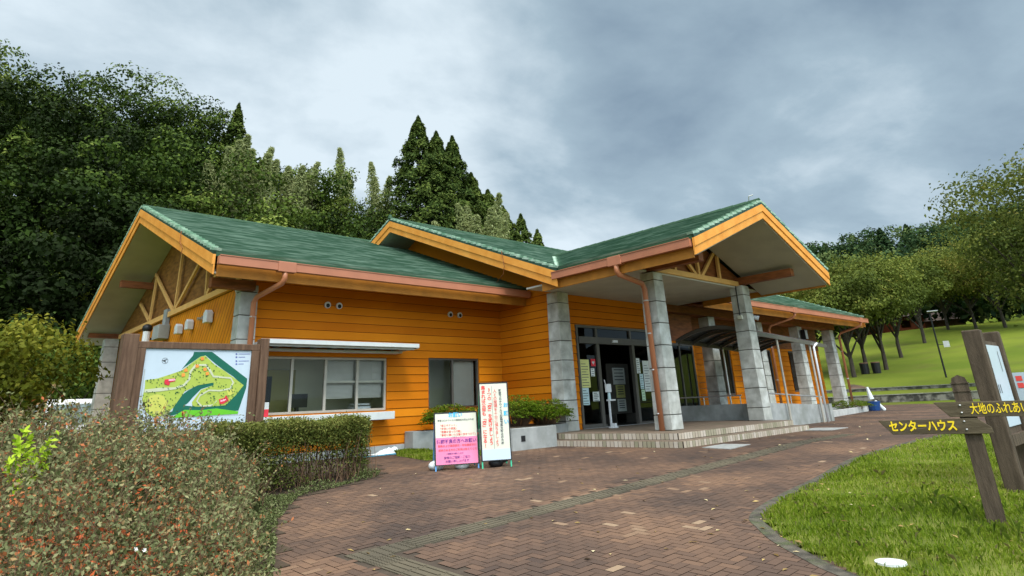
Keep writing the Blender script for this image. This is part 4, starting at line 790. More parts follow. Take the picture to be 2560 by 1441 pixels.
# ------------------------------------------------------------------ foliage engine
def leafquads(P, Nn, L, W, r, fold=.25):
    """diamond leaves: centre P, normal Nn, length L, width W"""
    n = len(P); a = r.normal(size=(n, 3)); t = np.cross(Nn, a); t /= np.linalg.norm(t, axis=1)[:, None]+1e-9; b = np.cross(Nn, t)
    L = np.broadcast_to(L, n)[:, None]; W = np.broadcast_to(W, n)[:, None]; V = np.empty((n, 4, 3))
    V[:, 0] = P-t*L/2; V[:, 1] = P-b*W/2+Nn*W*fold+t*L*.05; V[:, 2] = P+t*L/2; V[:, 3] = P+b*W/2+Nn*W*fold+t*L*.05
    return V.reshape(-1, 3)
def unit(v): return v/(np.linalg.norm(v, axis=1)[:, None]+1e-9)
def crown_pts(lobes, n, r, shell=(.55, 1.05), upb=.35, jit=.12):
    """lobes: (cx,cy,cz,rx,ry,rz,bright)"""
    Lb = np.array(lobes); wt = (Lb[:, 3]*Lb[:, 4]+Lb[:, 3]*Lb[:, 5]); k = r.choice(len(Lb), n, p=wt/wt.sum()); d = unit(r.normal(size=(n, 3))); low = d[:, 2] < -.3; d[low, 2] *= -.5*(r.random(low.sum()) < .6)+.5; d = unit(d)
    q = r.uniform(shell[0]**2, shell[1]**2, n)**.5; P = Lb[k, :3]+d*Lb[k, 3:6]*q[:, None]+r.normal(0, jit, (n, 3)); Nn = unit(d+np.array([0, 0, upb])+r.normal(0, .55, (n, 3)))
    v = np.clip(Lb[k, 6]+r.normal(0, .13, n)+.12*d[:, 2], 0, 1); return P, Nn, v  # upward leaves tinted lighter, a little top light painted into the crown
def broad_lobes(r, H, Wd, z0, n, small=.22):
    L = []
    for k in range(n):
        t = (k+.5)/n; th = k*2.4+r.uniform(-.4, .4); zz = z0+(H-z0)*(.12+.80*t); prof = math.sin(math.pi*min(1, .18+.82*(1-t*.93)))**.6; R0 = Wd*.5*prof*r.uniform(.45, .95)
        s = Wd*r.uniform(small*.75, small*1.3); L.append((math.cos(th)*R0, math.sin(th)*R0, zz, s, s, s*r.uniform(.55, .8), r.uniform(.25, .75)))
    L.append((0, 0, z0+(H-z0)*.5, Wd*.25, Wd*.25, (H-z0)*.38, .3)); return L
GREENS = [(0, (.007, .014, .002)), (.35, (.024, .046, .006)), (.65, (.070, .108, .015)), (1, (.18, .22, .045))]
M['leaf_a'] = attr_mat('broadleaf_foliage', GREENS, .6, transl=.15, rnd=.25)
M['leaf_cedar'] = attr_mat('cedar_foliage', [(0, (.014, .026, .007)), (.5, (.040, .068, .013)), (1, (.12, .155, .030))], .7, transl=.12, rnd=.2)
M['leaf_park'] = attr_mat('park_tree_foliage', [(0, (.038, .056, .011)), (.45, (.098, .128, .022)), (.8, (.18, .205, .038)), (1, (.29, .25, .055))], .6, transl=.28, rnd=.35)
M['leaf_mid'] = attr_mat('mixed_green_foliage', [(0, (.025, .036, .007)), (.45, (.07, .095, .017)), (.8, (.13, .15, .03)), (1, (.22, .20, .05))], .6, transl=.3)
M['leaf_yellow'] = attr_mat('yellow_green_foliage', [(0, (.030, .040, .004)), (.5, (.095, .110, .010)), (1, (.22, .21, .025))], .6, transl=.3, rnd=.2)
M['leaf_bamboo'] = attr_mat('bamboo_foliage', [(0, (.16, .19, .06)), (.5, (.30, .34, .14)), (1, (.48, .50, .26))], .6, transl=.45)
M['leaf_far'] = attr_mat('far_wood_foliage', [(0, (.010, .024, .012)), (.5, (.032, .064, .022)), (1, (.11, .145, .045))], .8, transl=.1)
def trunk_mb(mb, H, r0, z0, limbs, r, spread):
    mb.tube([(0, 0, -.6), (r.uniform(-.1, .1), r.uniform(-.1, .1), z0*.5), (r.uniform(-.2, .2), r.uniform(-.2, .2), z0), (0, 0, H*.7)], r0, 8, r0*.3)
    for k in range(limbs):
        a = k*2.4+r.uniform(-.5, .5); zb = z0*r.uniform(.55, 1.1); e = spread*r.uniform(.5, .9); zt = zb+(H-zb)*r.uniform(.35, .7)
        mb.tube([(0, 0, zb), (math.cos(a)*e*.4, math.sin(a)*e*.4, zb+(zt-zb)*.45), (math.cos(a)*e, math.sin(a)*e, zt)], r0*.5, 6, r0*.12)
def make_tree(name, cat, label, loc, H, Wd, z0, nl, nleaf, ls, m, seed, kind='broad', r0=.2, limbs=6, group=None, shell=(.55, 1.05)):
    r = np.random.default_rng(seed); t = thing(name, label, cat, loc, group); o = np.array(loc)
    mb = MB(); trunk_mb(mb, H, r0, z0*.8, limbs, r, Wd*.45); mb.v = [tuple(Vector(v)+Vector(loc)) for v in mb.v]; mb.build('trunk', M['bark'], t)
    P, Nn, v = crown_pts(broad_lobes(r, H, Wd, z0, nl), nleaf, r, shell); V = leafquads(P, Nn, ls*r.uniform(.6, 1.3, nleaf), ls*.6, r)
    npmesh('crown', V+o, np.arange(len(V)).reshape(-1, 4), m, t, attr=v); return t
def cedar_pts(r, H, R0, n, z0=1.0):
    t = r.random(n)**.72; z = z0+(H-z0)*t; tuft = np.floor(t*26); ph = (tuft*2.399+r.integers(0, 6, n)*1.047+r.normal(0, .16, n)); R1 = R0*(1-t)**.85*(.80+.20*np.sin(tuft*3.7)); q = r.uniform(.25, 1, n)**.6; rad = R1*q+.04
    droop = -.35*q*R1*.55+.25*q**3*R1*.4; P = np.stack([np.cos(ph)*rad, np.sin(ph)*rad, z+droop+r.normal(0, .10, n)], 1); Nn = unit(np.stack([np.cos(ph)*.7, np.sin(ph)*.7, np.full(n, .6)], 1)+r.normal(0, .5, (n, 3)))
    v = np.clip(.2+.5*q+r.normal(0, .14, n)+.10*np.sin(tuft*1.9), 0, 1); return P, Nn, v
def make_cedar(label, loc, H, R0, n, seed, group):
    r = np.random.default_rng(seed); t = thing('cedar_tree', label, 'cedar', loc, group); o = np.array(loc)
    MB().tube([(loc[0], loc[1], loc[2]-.5), (loc[0], loc[1], loc[2]+H*.97)], .28, 7, .03).build('trunk', M['bark'], t)
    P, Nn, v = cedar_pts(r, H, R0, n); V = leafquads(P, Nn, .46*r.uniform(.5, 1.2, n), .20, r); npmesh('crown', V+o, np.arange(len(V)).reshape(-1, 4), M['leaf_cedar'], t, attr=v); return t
def at_az(a, r, dz=0): x, y = pol(a, r); return (x, y, G(x, y)+dz)

# left hillside wood: one mass of crowns, the distinct ones are trees of their own
def wood(name, label, cat, specs, m, seed, leaf):
    r = np.random.default_rng(seed); VV, AA = [], []
    for (a, rad, H, Wd, nl, n, br, kind) in specs:
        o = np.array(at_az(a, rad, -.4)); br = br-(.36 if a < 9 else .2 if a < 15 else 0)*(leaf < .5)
        if kind == 'c': P, Nn, v = cedar_pts(r, H, Wd*.5, n); V = leafquads(P, Nn, leaf*1.2*r.uniform(.5, 1.2, n), leaf*.6, r)
        else: P, Nn, v = crown_pts(broad_lobes(r, H, Wd, H*.12, nl), n, r, jit=leaf*.35); V = leafquads(P, Nn, leaf*r.uniform(.6, 1.3, n), leaf*.62, r)
        VV.append(V+o); AA.append(np.clip(v+br, 0, 1))
    V = np.concatenate(VV); return tag(npmesh(name, V, np.arange(len(V)).reshape(-1, 4), m, attr=np.concatenate(AA)), label, cat, kind='stuff')
r5 = np.random.default_rng(55); specs = []
for row, (rad, H, st) in enumerate([(40, 8.5, 5.2), (47, 10, 4.8), (55, 11.5, 4.2), (64, 12.5, 3.8), (74, 13, 3.3)]):
    a = -16+row*1.3
    while a < 47:
        if not (33 < a < 45 and row > 2):
            k = .8 if a > 38 else 1
            specs.append((a+r5.uniform(-.9, .9), rad+r5.uniform(-3, 3), H*k*(.74 if 19 < a < 33 else 1)*r5.uniform(.78, 1.08), H*r5.uniform(.62, .85), 14, 4800, r5.uniform(-.34, .26), 'c' if r5.random() < .12 else 'b'))
        a += st*r5.uniform(.8, 1.15)
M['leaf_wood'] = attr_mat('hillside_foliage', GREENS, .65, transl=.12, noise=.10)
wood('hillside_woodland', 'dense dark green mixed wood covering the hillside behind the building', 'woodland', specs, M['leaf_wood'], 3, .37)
# skyline trees of the hill
gsk = 'tall broadleaf trees along the hill skyline'
for i, (a, rad, H, Wd, lab) in enumerate([(-1.5, 70, 34.4, 11, 'leftmost tall broadleaf tree of the skyline, cut by the photo edge'), (4.0, 71, 34.2, 10, 'rounded broadleaf tree second from the left on the skyline, sky gaps under its crown'),
        (8.6, 72, 36.4, 11, 'broad domed broadleaf tree at the top of the hill skyline'), (12.0, 72, 35.0, 9, 'broadleaf tree where the skyline drops steeply to the right'), (15.3, 72, 35.8, 7.5, 'bushy dark tree on the knoll left of the pointed tree'), (21.8, 70, 28.4, 8, 'low rounded dark tree below the knoll on the skyline'), (25.4, 68, 27.2, 7, 'dome shaped dark tree left of the bamboo plumes')]):
    make_tree('broadleaf_tree', 'tree', lab, at_az(a, rad, -.3), (H-G(*pol(a, rad)))*1.03, Wd, 5 if i < 4 else 2, 20, 6500, .38, M['leaf_a'], 100+i, group=gsk, r0=.25, limbs=8, shell=(.6, 1.1))
make_cedar('pointed dark conifer on the knoll of the left skyline', at_az(17.6, 71, -.3), 35.6-G(*pol(17.6, 71)), 4.6, 7000, 31, 'conifers above the roofs')
for i, (a, rad, zt, R0, lab) in enumerate([(34.4, 68, 34.2, 4.0, 'tallest cedar with a thin pointed top, leftmost of the cedar group above the porch ridge'), (36.2, 70, 33.2, 3.7, 'second cedar from the left, its rounded top just below the tallest'), (37.8, 71, 33.0, 3.4, 'third cedar from the left, with a fine spire'), (39.6, 73, 28.8, 3.6, 'fourth cedar, shorter, on the falling edge of the group'),
        (41.2, 75, 27.2, 3.6, 'fifth cedar on the falling edge of the group'), (42.6, 76, 25.2, 3.3, 'sixth cedar with dense dark crown near the gap'), (44.3, 80, 25.3, 2.6, 'small pointed cedar standing free right of the cedar group'), (45.8, 84, 24.1, 2.5, 'second free standing pointed cedar right of the group'), (48.2, 92, 22.2, 2.3, 'tiny cedar tip furthest right, beside the bare branched tree')]):
    p = at_az(a, rad, -.3); make_cedar(lab, p, zt-p[2], R0*2.3, 26000 if i < 6 else 9000, 40+i, 'conifers above the roofs')
# bamboo plumes
def bamboo(label, a, rad, ztop, n, seed):
    p = at_az(a, rad, -.3); H = ztop+.8-p[2]; r = np.random.default_rng(seed); t = thing('bamboo_plume', label, 'bamboo', p, 'pale bamboo plumes in the wood'); o = np.array(p); mb = MB(); PP, AA = [], []
    for k in range(n):
        th = r.uniform(0, 6.28); b = r.uniform(0, .5+.16*n); hx, hy = math.cos(th), math.sin(th); lean = r.uniform(.4, 1.6); hh = H*(1 if k == 0 else r.uniform(.80, .97)); pts = [Vector((hx*b+hx*lean*q**2.5, hy*b+hy*lean*q**2.5, hh*(q-.06*q**6)))+Vector(p) for q in np.linspace(0, 1, 8)]
        mb.tube(pts, .05, 5, .012); m_ = 1300; q = 1-.55*r.random(m_)**1.3; c = np.stack([hx*b+hx*lean*q**2.5, hy*b+hy*lean*q**2.5, hh*(q-.06*q**6)], 1); br = 2.6*(1.02-q)**.9+.12
        d = unit(r.normal(size=(m_, 3))*np.array([1, 1, .45])); PP.append(c+d*(br*r.uniform(.2, 1, m_))[:, None]-np.array([0, 0, .2])); AA.append(np.clip(r.normal(.5, .2, m_), 0, 1))
    mb.build('culms', M['leaf_bamboo'], t); P = np.concatenate(PP); Nn = unit(r.normal(size=P.shape)+[0, 0, .5]); V = leafquads(P, Nn, .45, .14, r); npmesh('leaves', V+o, np.arange(len(V)).reshape(-1, 4), M['leaf_bamboo'], t, attr=np.concatenate(AA))
bamboo('pale bamboo plume standing against the sky left of the cedars', 27.9, 72, 31.6, 3, 1); bamboo('pale feathery bamboo plume just left of the tallest cedar', 30.6, 72, 30.8, 3, 2); bamboo('bamboo crowns with yellow green tops under the pointed conifer', 17.9, 60, 26.4, 16, 3); bamboo('thin bamboo tips right of the knoll on the skyline', 22.9, 66, 27.4, 7, 4); bamboo('yellow green bamboo clump between the cedars and the main ridge', 39.6, 60, 21.4, 14, 5)

# shrub and small trees on the left
make_tree('round_shrub', 'shrub', 'large yellow green rounded shrub at the left edge', at_az(3.2, 23), 3.9, 4.4, .1, 22, 9000, .17, M['leaf_yellow'], 5, r0=.08)
make_tree('dark_shrub', 'shrub', 'dark green shrub behind the parked van at the left of the building', at_az(8.0, 33), 4.6, 6.5, .1, 22, 6000, .2, M['leaf_a'], 6, r0=.08)
# parked van
vn = thing('parked_van', 'small white van parked behind the shrubs left of the building', 'van', (4.05, 27.6, 0))
vx, vy = 4.1, 27.6; b = MB(); w = .74
prof = [(vy-1.6, .28), (vy-1.62, .75), (vy-1.50, .98), (vy-1.15, 1.72), (vy-.9, 1.85), (vy+1.6, 1.85), (vy+1.7, .28)]
b.extrude([(vx-w, y, z) for y, z in prof], (2*w, 0, 0)); b.build('body', M['carpaint'], vn, bevel=.06)
wsn = MB(); wsn.quad((vx-w+.08, vy-1.515, 1.04), (vx+w-.08, vy-1.515, 1.04), (vx+w-.14, vy-1.19, 1.68), (vx-w+.14, vy-1.19, 1.68)); wsn.build('windscreen', M['carglass'], vn)
for s in (-1, 1):
    sw = MB(); x = vx+s*(w+.004); sw.quad((x, vy-1.25, 1.05), (x, vy+.2, 1.05), (x, vy+.2, 1.6), (x, vy-1.05, 1.6)); sw.build('side_window', M['carglass'], vn)
    MB().box((vx+s*w-(.0 if s > 0 else .16), vy-1.35, 1.02), (vx+s*w+(.16 if s > 0 else 0), vy-1.28, 1.18)).build('mirror', M['carpaint'], vn, bevel=.02); MB().box((vx+s*.5-.12, vy-1.64, .62), (vx+s*.5+.12, vy-1.60, .78)).build('headlight', M['glass'], vn)
    for yy in (vy-1.05, vy+1.1):
        wh = MB().tube([(vx+s*(w-.16), yy, .28), (vx+s*(w+.01), yy, .28)], .28, 18).build('wheel', M['tyre'], vn); MB().tube([(vx+s*(w+.005), yy, .28), (vx+s*(w+.02), yy, .28)], .17, 14).build('rim', M['metal'], wh)

# park trees on the lawn slope
gp = 'park trees standing on the lawn slope'
for i, (a, rad, H, Wd, m_, lab) in enumerate([(68.3, 62, 9.4, 9, 'leaf_park', 'park tree with its crown just above the right end of the building roof'), (70.7, 56, 8.2, 7.5, 'leaf_park', 'park tree whose trunk stands right behind the last colonnade column'), (71.7, 60, 9.2, 8.5, 'leaf_park', 'park tree with thick low limb beside the two dark bins'),
        (73.0, 61, 9.8, 9, 'leaf_park', 'tall park tree with a bare dark trunk right of the dark bins'), (74.2, 70, 9.6, 8.5, 'leaf_park', 'slimmer park tree behind, its trunk higher up the slope'), (75.9, 80, 9.4, 9, 'leaf_park', 'forked park tree near the red cottage'), (77.6, 92, 8.6, 10, 'leaf_yellow', 'yellow green park tree at the top edge of the lawn'),
        (79.3, 90, 9.0, 9, 'leaf_park', 'dark trunked park tree on the lawn crest behind the signpost'), (81.0, 88, 11, 11, 'leaf_park', 'brownish park tree on the crest above the info board'), (83.6, 84, 12, 12, 'leaf_park', 'large dense park tree at the right edge on the lawn crest'), (66.0, 72, 9.5, 10, 'leaf_park', 'park tree crown peeping over the right wing ridge')]):
    make_tree('park_tree', 'tree', lab, at_az(a, rad, -.2), H*.95, Wd*(.78 if i < 7 or i == 10 else 1), 3.7, 24, 9000, .27, M[m_], 200+i, group=gp, r0=.20, limbs=9, shell=(.5, 1.1))
make_tree('leafy_tree', 'tree', 'tall airy tree with sky showing through its branches at the right edge of the picture', at_az(84.6, 46), 12.9, 8.6, 3.5, 22, 11000, .25, M['leaf_mid'], 77, r0=.25, limbs=14, shell=(.3, 1.15))
specs = []; r6 = np.random.default_rng(66)
for row, (rad, H, st) in enumerate([(104, 11, 3.0), (122, 12, 2.9), (150, 13, 2.6), (185, 14, 2.3), (230, 14, 2.0), (262, 15, 1.8)]):
    a = (56 if row > 1 else 62)+row*.7
    while a < 97: specs.append((a+r6.uniform(-.6, .6), rad+r6.uniform(-6, 6), H*r6.uniform(.75, 1.1), H*r6.uniform(.8, 1.05), 12, 1500, r6.uniform(-.2, .2), 'c' if r6.random() < .15 else 'b')); a += st*r6.uniform(.8, 1.2)
wood('far_woodland', 'far wooded ridge behind the lawn slope on the right', 'woodland', specs, M['leaf_far'], 4, 1.05)
bt = thing('bare_tree', 'sparse umbrella shaped branches behind the porch roof right of the cedars', 'tree', at_az(50.5, 60)); p = Vector(at_az(50.5, 60)); zt = 15.0-p.z
mb = MB(); mb.tube([p, p+Vector((0, 0, zt*.8))], .16, 6, .08); rr_ = np.random.default_rng(8); tips = []
for k in range(16):
    a = k*2.4; e = rr_.uniform(1.6, 4.0); tip = p+Vector((math.cos(a)*e, math.sin(a)*e, zt*(1.0-.02*e)+rr_.uniform(-.4, .3))); mb.tube([p+Vector((0, 0, zt*.72)), p+Vector((math.cos(a)*e*.5, math.sin(a)*e*.5, zt*.93)), tip], .06, 5, .015); tips.append(tuple(tip-p)+(.9, .9, .18, .6))
mb.build('trunk', M['bark'], bt); P, Nn, v = crown_pts(tips, 1300, rr_, (.1, 1)); V = leafquads(P, Nn, .3, .16, rr_); npmesh('crown', V+np.array(p), np.arange(len(V)).reshape(-1, 4), M['leaf_park'], bt, attr=v)

# ------------------------------------------------------------------ terrace walls, cottages, lamp, bins
M['stonecap'] = mat('weathered_stone_cap', (.15, .15, .12), .95, .3, 4, .4, 20, col2=(.26, .26, .22))
def stone_wall(label, rad, h, a0, a1):
    mb = MB(); n = 80
    for k in range(n):
        p, q = pol(a0+(a1-a0)*k/n, rad), pol(a0+(a1-a0)*(k+1)/n, rad); p2, q2 = pol(a0+(a1-a0)*k/n, rad+.35), pol(a0+(a1-a0)*(k+1)/n, rad+.35); zb = G(*pol(a0+(a1-a0)*k/n, rad-.5)); zq = G(*pol(a0+(a1-a0)*(k+1)/n, rad-.5))
        mb.hexa([(*p, zb-.3), (*q, zq-.3), (*q2, zq-.3), (*p2, zb-.3), (*p, zb+h), (*q, zq+h), (*q2, zq+h), (*p2, zb+h)])
    t = thing('stone_wall', label, 'wall', (*pol((a0+a1)/2, rad), 0)); mb.build('wall_stones', M['stonewall'], t)
    cp = MB()
    for k in range(n):
        A_, B_ = [(*pol(a0+(a1-a0)*(k+e)/n, rad+.16), G(*pol(a0+(a1-a0)*(k+e)/n, rad-.5))+h+.02) for e in (0, 1)]; cp.bar(A_, B_, .40, .045)
    cp.build('coping', M['stonecap'], t)
stone_wall('lower dry stone terrace wall at the far end of the path', 43, .52, 62, 96); stone_wall('upper dry stone terrace wall higher up the lawn', 47, .36, 62, 96)
for (a, rad, w_, lab, m_) in ((71.9, 112, 5.5, 'brown boarded cottage half hidden behind the park trees', 'beam'), (74.6, 116, 6.5, 'red brown cottage at the top of the lawn', 'cottage'), (77.3, 118, 6, 'dark low shelter at the top of the lawn behind the lamp', 'wood_dark')):
    p = Vector(at_az(a, rad)); t = thing('cottage', lab, 'cottage', tuple(p), 'cottages on the slope'); ex = Vector((math.cos(R_(a)), -math.sin(R_(a)), 0)); ey = Vector((math.sin(R_(a)), math.cos(R_(a)), 0)); h = 2.5 if m_ != 'wood_dark' else 1.6
    MB().obox(p+Z*(h/2), ex, ey, Z, (w_/2, 2.5, h/2+.3)).build('wall', M[m_], t); rf = MB(); rf.extrude([p-ex*(w_/2+.5)-ey*3+Z*h, p-ex*(w_/2+.5)+ey*3+Z*h, p-ex*(w_/2+.5)+Z*(h+1.5)], ex*(w_+1)); rf.build('roof', M['cottage_roof'], t)
    if h > 2: MB().obox(p-ey*2.52+Z*1.4+ex*.8, ex, ey, Z, (.6, .03, .5)).build('window', M['glass_dark'], t)
lp = thing('park_lamp', 'slim dark lamp pole with white box on the lawn behind the signpost', 'lamp', at_az(76.7, 52)); p = Vector(at_az(76.7, 52)); sx_ = Vector((.23, -.97, 0))
MB().tube([p-Z*.2, p+Z*4.2], .06, 8, .045).build('pole', M['black'], lp); MB().obox(p+Z*4.35+sx_*.2, sx_, (.97, .23, 0), Z, (.32, .12, .03)).build('solar_panel', M['metal'], lp); MB().obox(p+Z*2.1+sx_*.5, sx_, (.97, .23, 0), Z, (.17, .15, .2)).build('box', M['whitep'], lp); MB().tube([p+Z*2.1, p+Z*2.1+sx_*.4], .02, 6).build('bracket', M['black'], lp)
for a, lab in ((71.55, 'left one of the two dark park bins under the trees'), (72.35, 'right one of the two dark park bins under the trees'), (69.4, 'dark park bin seen between the colonnade columns')):
    p = Vector(at_az(a, 58.5)); t = thing('park_bin', lab, 'bin', tuple(p), 'dark bins on the lawn'); MB().tube([p-Z*.05, p+Z*.75], .30, 12, .33).build('body', M['black'], t); MB().tube([p+Z*.75, p+Z*.83], .36, 12, .30).build('lid', M['wood_dark'], t)

# ------------------------------------------------------------------ map board
mp_ = thing('map_board', 'large park map board in a brown timber frame behind the shrubs', 'map board', (3.2, 10.75, 0)); yb = 10.75
fr = MB(); fr.box((2.34, yb-.05, 2.0), (4.16, yb+.07, 2.10)); fr.box((2.34, yb-.05, .70), (4.16, yb+.07, .80)); fr.box((2.34, yb-.05, .80), (2.455, yb+.07, 2.0)); fr.box((4.03, yb-.05, .80), (4.16, yb+.07, 2.0)); fr.build('frame', M['wood_dark'], mp_, bevel=.008)
for a, b in ((2.13, 2.338), (4.162, 4.30)): MB().box((a, yb-.09, -.25), (b, yb+.12, 2.20)).build('post', M['wood_dark'], mp_, bevel=.01)
pn = MB().box((2.455, yb-.02, .80), (4.03, yb+.05, 2.0)).build('panel', M['pane_print'], mp_)
# map artwork, coordinates in pixels of an enlarged photo (125..1475, 265..1180)
def mpt(u, v, k): 
    x = 2.455+(u-(125-(v-265)*.095))/(1350)*1.575; z = 2.0-(v-265-(u-125)*.022)/1020*1.2
    return (x, yb-.0205-k*.0012, z)
ART = {'map_dark_green': ((.006, .11, .07), [[(705, 310), (935, 310), (1410, 675), (1395, 800), (1290, 1090), (1180, 1090), (1000, 1050), (600, 1060), (480, 1095), (380, 1110), (420, 1060), (560, 1010), (700, 1030), (860, 1020), (1120, 1010), (1240, 900), (1350, 770), (1220, 640), (1100, 560), (960, 450), (850, 355), (780, 375), (690, 440), (600, 500), (555, 535), (640, 420), (690, 360)], [(470, 1000), (560, 860), (640, 800), (760, 740), (960, 712), (960, 745), (800, 790), (700, 890), (640, 960), (600, 985)]]),
 'map_lime': ((.36, .44, .07), [[(130, 655), (270, 640), (430, 590), (560, 545), (690, 445), (790, 370), (850, 360), (960, 470), (1110, 570), (1230, 660), (1360, 760), (1250, 890), (1120, 1010), (860, 1020), (700, 1010), (690, 950), (800, 800), (960, 745), (960, 712), (760, 740), (600, 810), (470, 1000), (400, 1080), (240, 1110), (150, 1040), (105, 900), (115, 820), (130, 740)]]),
 'map_dark_edge': ((.006, .11, .07), [[(440, 1100), (470, 1000), (600, 985), (690, 1000), (860, 1020), (1120, 1010), (1000, 1052), (600, 1062)]]),
 'map_bright_green': ((.12, .45, .02), [[(430, 1130), (600, 1040), (800, 1055), (1000, 1045), (1290, 1100), (1280, 1130)]]),
 'map_yellow': ((.52, .52, .10), [[(160, 1000), (150, 930), (190, 850), (270, 830), (350, 860), (400, 950), (370, 1040), (270, 1075), (200, 1050)], [(1130, 820), (1230, 800), (1230, 860), (1150, 900)]]),
 'map_path': ((.50, .52, .36), [[(125, 770), (300, 755), (480, 755), (580, 720), (640, 650), (650, 560), (720, 470), (860, 470), (920, 540), (960, 620), (1100, 640), (1190, 650), (1230, 720), (1180, 810), (1040, 830), (900, 820), (790, 880), (760, 940), (820, 1000), (960, 990), (1010, 930), (1000, 960), (930, 1015), (800, 1015), (740, 940), (780, 860), (900, 800), (1040, 810), (1170, 790), (1205, 720), (1180, 670), (950, 645), (890, 550), (850, 495), (740, 490), (675, 570), (665, 660), (600, 740), (490, 780), (300, 800), (125, 805)]]),
 'map_red': ((.62, .03, .05), [[(355, 655), (480, 645), (480, 680), (420, 690), (410, 730), (350, 715)], [(1030, 930), (1100, 915), (1120, 880), (1150, 930), (1160, 950), (1090, 990), (1040, 995)]]),
 'map_pink': ((.85, .40, .50), [[(400, 655), (480, 648), (480, 672), (400, 675)], [(1050, 940), (1120, 930), (1120, 950), (1050, 965)]])}
for k, (nm, (col, polys)) in enumerate(ART.items()):
    from mathutils.geometry import tessellate_polygon
    mb = MB()
    for q in polys:
        pts = [mpt(u, v, k+1+(1 if nm == 'map_lime' else 0)*0) for u, v in q]; i = len(mb.v); mb.v += pts
        for tri in tessellate_polygon([[Vector(p_) for p_ in pts]]): mb.f.append(tuple(i+j for j in tri))
    mb.build('map_area', mat(nm, col, .5, .04, 5), pn)
rm_ = random.Random(4); LM = ART['map_lime'][1][0]; dots = MB(); cnt = 0
while cnt < 230:
    u, v = rm_.uniform(110, 1350), rm_.uniform(360, 1090)
    if not inpoly(np.array([u]), np.array([v]), LM)[0]: continue
    s = rm_.uniform(5, 10); cnt += 1; dots.quad(mpt(u-s, v-s*.4, 9), mpt(u, v-s, 9), mpt(u+s, v+s*.3, 9), mpt(u, v+s, 9))
dots.build('map_trees', mat('map_tree_dots', (.015, .09, .03), .5), pn)
hs = MB()
for u, v in ((810, 400), (745, 495), (845, 540), (605, 545), (575, 605), (875, 595)): hs.quad(mpt(u-22, v-18, 10), mpt(u+16, v-22, 10), mpt(u+22, v+16, 10), mpt(u-18, v+22, 10))
hs.build('map_cottages', mat('map_orange', (.80, .28, .05), .5), pn)
cp = MB(); n_ = 20
for k in range(n_):
    a, b = 2*math.pi*k/n_, 2*math.pi*(k+1)/n_; cp.quad(mpt(352+37*math.cos(a), 422+37*math.sin(a), 2), mpt(352+37*math.cos(b), 422+37*math.sin(b), 2), mpt(352+33*math.cos(b), 422+33*math.sin(b), 2), mpt(352+33*math.cos(a), 422+33*math.sin(a), 2))
cp.quad(mpt(315, 418, 2), mpt(385, 398, 2), mpt(355, 424, 2), mpt(368, 448, 2)); cp.build('compass', M['blk_txt'], pn)
lg = MB()
for v, c in ((340, 165), (383, 90), (435, 145), (475, 70)): lg.quad(mpt(1290, v-4, 2), mpt(1290+c, v-4, 2), mpt(1290+c, v+4, 2), mpt(1290, v+4, 2)); lg.quad(mpt(1250, v-10, 2), mpt(1272, v-10, 2), mpt(1272, v+10, 2), mpt(1250, v+10, 2))
lg.build('legend', mat('legend_blue', (.10, .12, .35), .5), pn)
rd = MB()
for q in ([(118, 520), (128, 520), (95, 880), (85, 880)], [(85, 880), (95, 880), (130, 1040), (120, 1045)], [(120, 1045), (130, 1040), (260, 1125), (255, 1135)], [(255, 1135), (260, 1125), (1290, 1135), (1290, 1148)]): rd.quad(*[mpt(u, v, 1) for u, v in q])
rd.build('map_road', mat('map_road_grey', (.36, .40, .40), .5), pn)

# ------------------------------------------------------------------ display boards on the path
def a_frame(name, label, p0, p1, zt, zb, legm, boardm, lean=.16, zg=-.08):
    p0, p1 = Vector(p0), Vector(p1); ex = (p1-p0).normalized(); nrm = Vector((ex.y, -ex.x, 0)); H = zt-zg
    if nrm.dot(-p0) < 0: nrm = -nrm
    t = thing(name, label, 'display board', ((p0+p1)/2).to_tuple()[:2]+(zg,)); upv = (Z*H-nrm*lean).normalized(); L = (p1-p0).length
    for s in (0, 1):
        q = p0.lerp(p1, s)+Z*zg; MB().bar(q, q+upv*(H-.03), .022, .022, nrm).build('leg', legm, t); b = q-nrm*(2*lean+.12); MB().bar(b, q+upv*(H-.05)-nrm*.02, .022, .022, nrm).build('leg', legm, t)
    c = (p0+p1)/2+Z*zg+upv*((zb-zg+H)/2)+nrm*.012; hh = (H-(zb-zg))/2
    bo = MB(); bo.obox(c, ex, upv, nrm, (L/2+.0, hh, .009)); bo = bo.build('board', boardm, t)
    rim = MB(); 
    for s in (-1, 1): rim.obox(c+upv*s*hh-nrm*.004, ex, upv, nrm, (L/2+.012, .012, .014)); rim.obox(c+ex*s*(L/2+.006)-nrm*.004, ex, upv, nrm, (.01, hh, .014))
    rim.build('rim', M['black'], t)
    def T(body, s, tt, size, m, **k): return text('lettering', body, size, m, bo, c+ex*(s*L/2)+upv*(tt*hh)+nrm*.009, ex, upv, **k)
    return t, bo, c, ex, upv, nrm, L, hh, T
t1, bo, c, ex, upv, nrm, L, hh, T = a_frame('notice_stand', 'low stand with cream and pink notice on blue legs', (6.80, 9.36, 0), (7.44, 8.99, 0), .875, .03, M['blueframe'], M['cream'])
pk = MB(); pk.obox(c-upv*hh*.48+nrm*.011, ex, upv, nrm, (L/2-.006, hh*.515, .003)); pk.build('pink_panel', M['pink'], bo)
T('お願い', -.02, .90, .085, M['blue_txt'], thick=.002)
T('新型コロナウイルス感染拡大防止のため', 0, .70, .036, M['blk_txt'])
for k, s in enumerate(('「咳エチケット」', '「手洗いの実施」', '「距離を保った行動」', '「事前に届いた注意に気をつけて」に')): T(s, -.82, .50-.125*k, .042, M['red_txt'], align='LEFT')
T('ご協力ください', .1, .01, .038, M['blk_txt'])
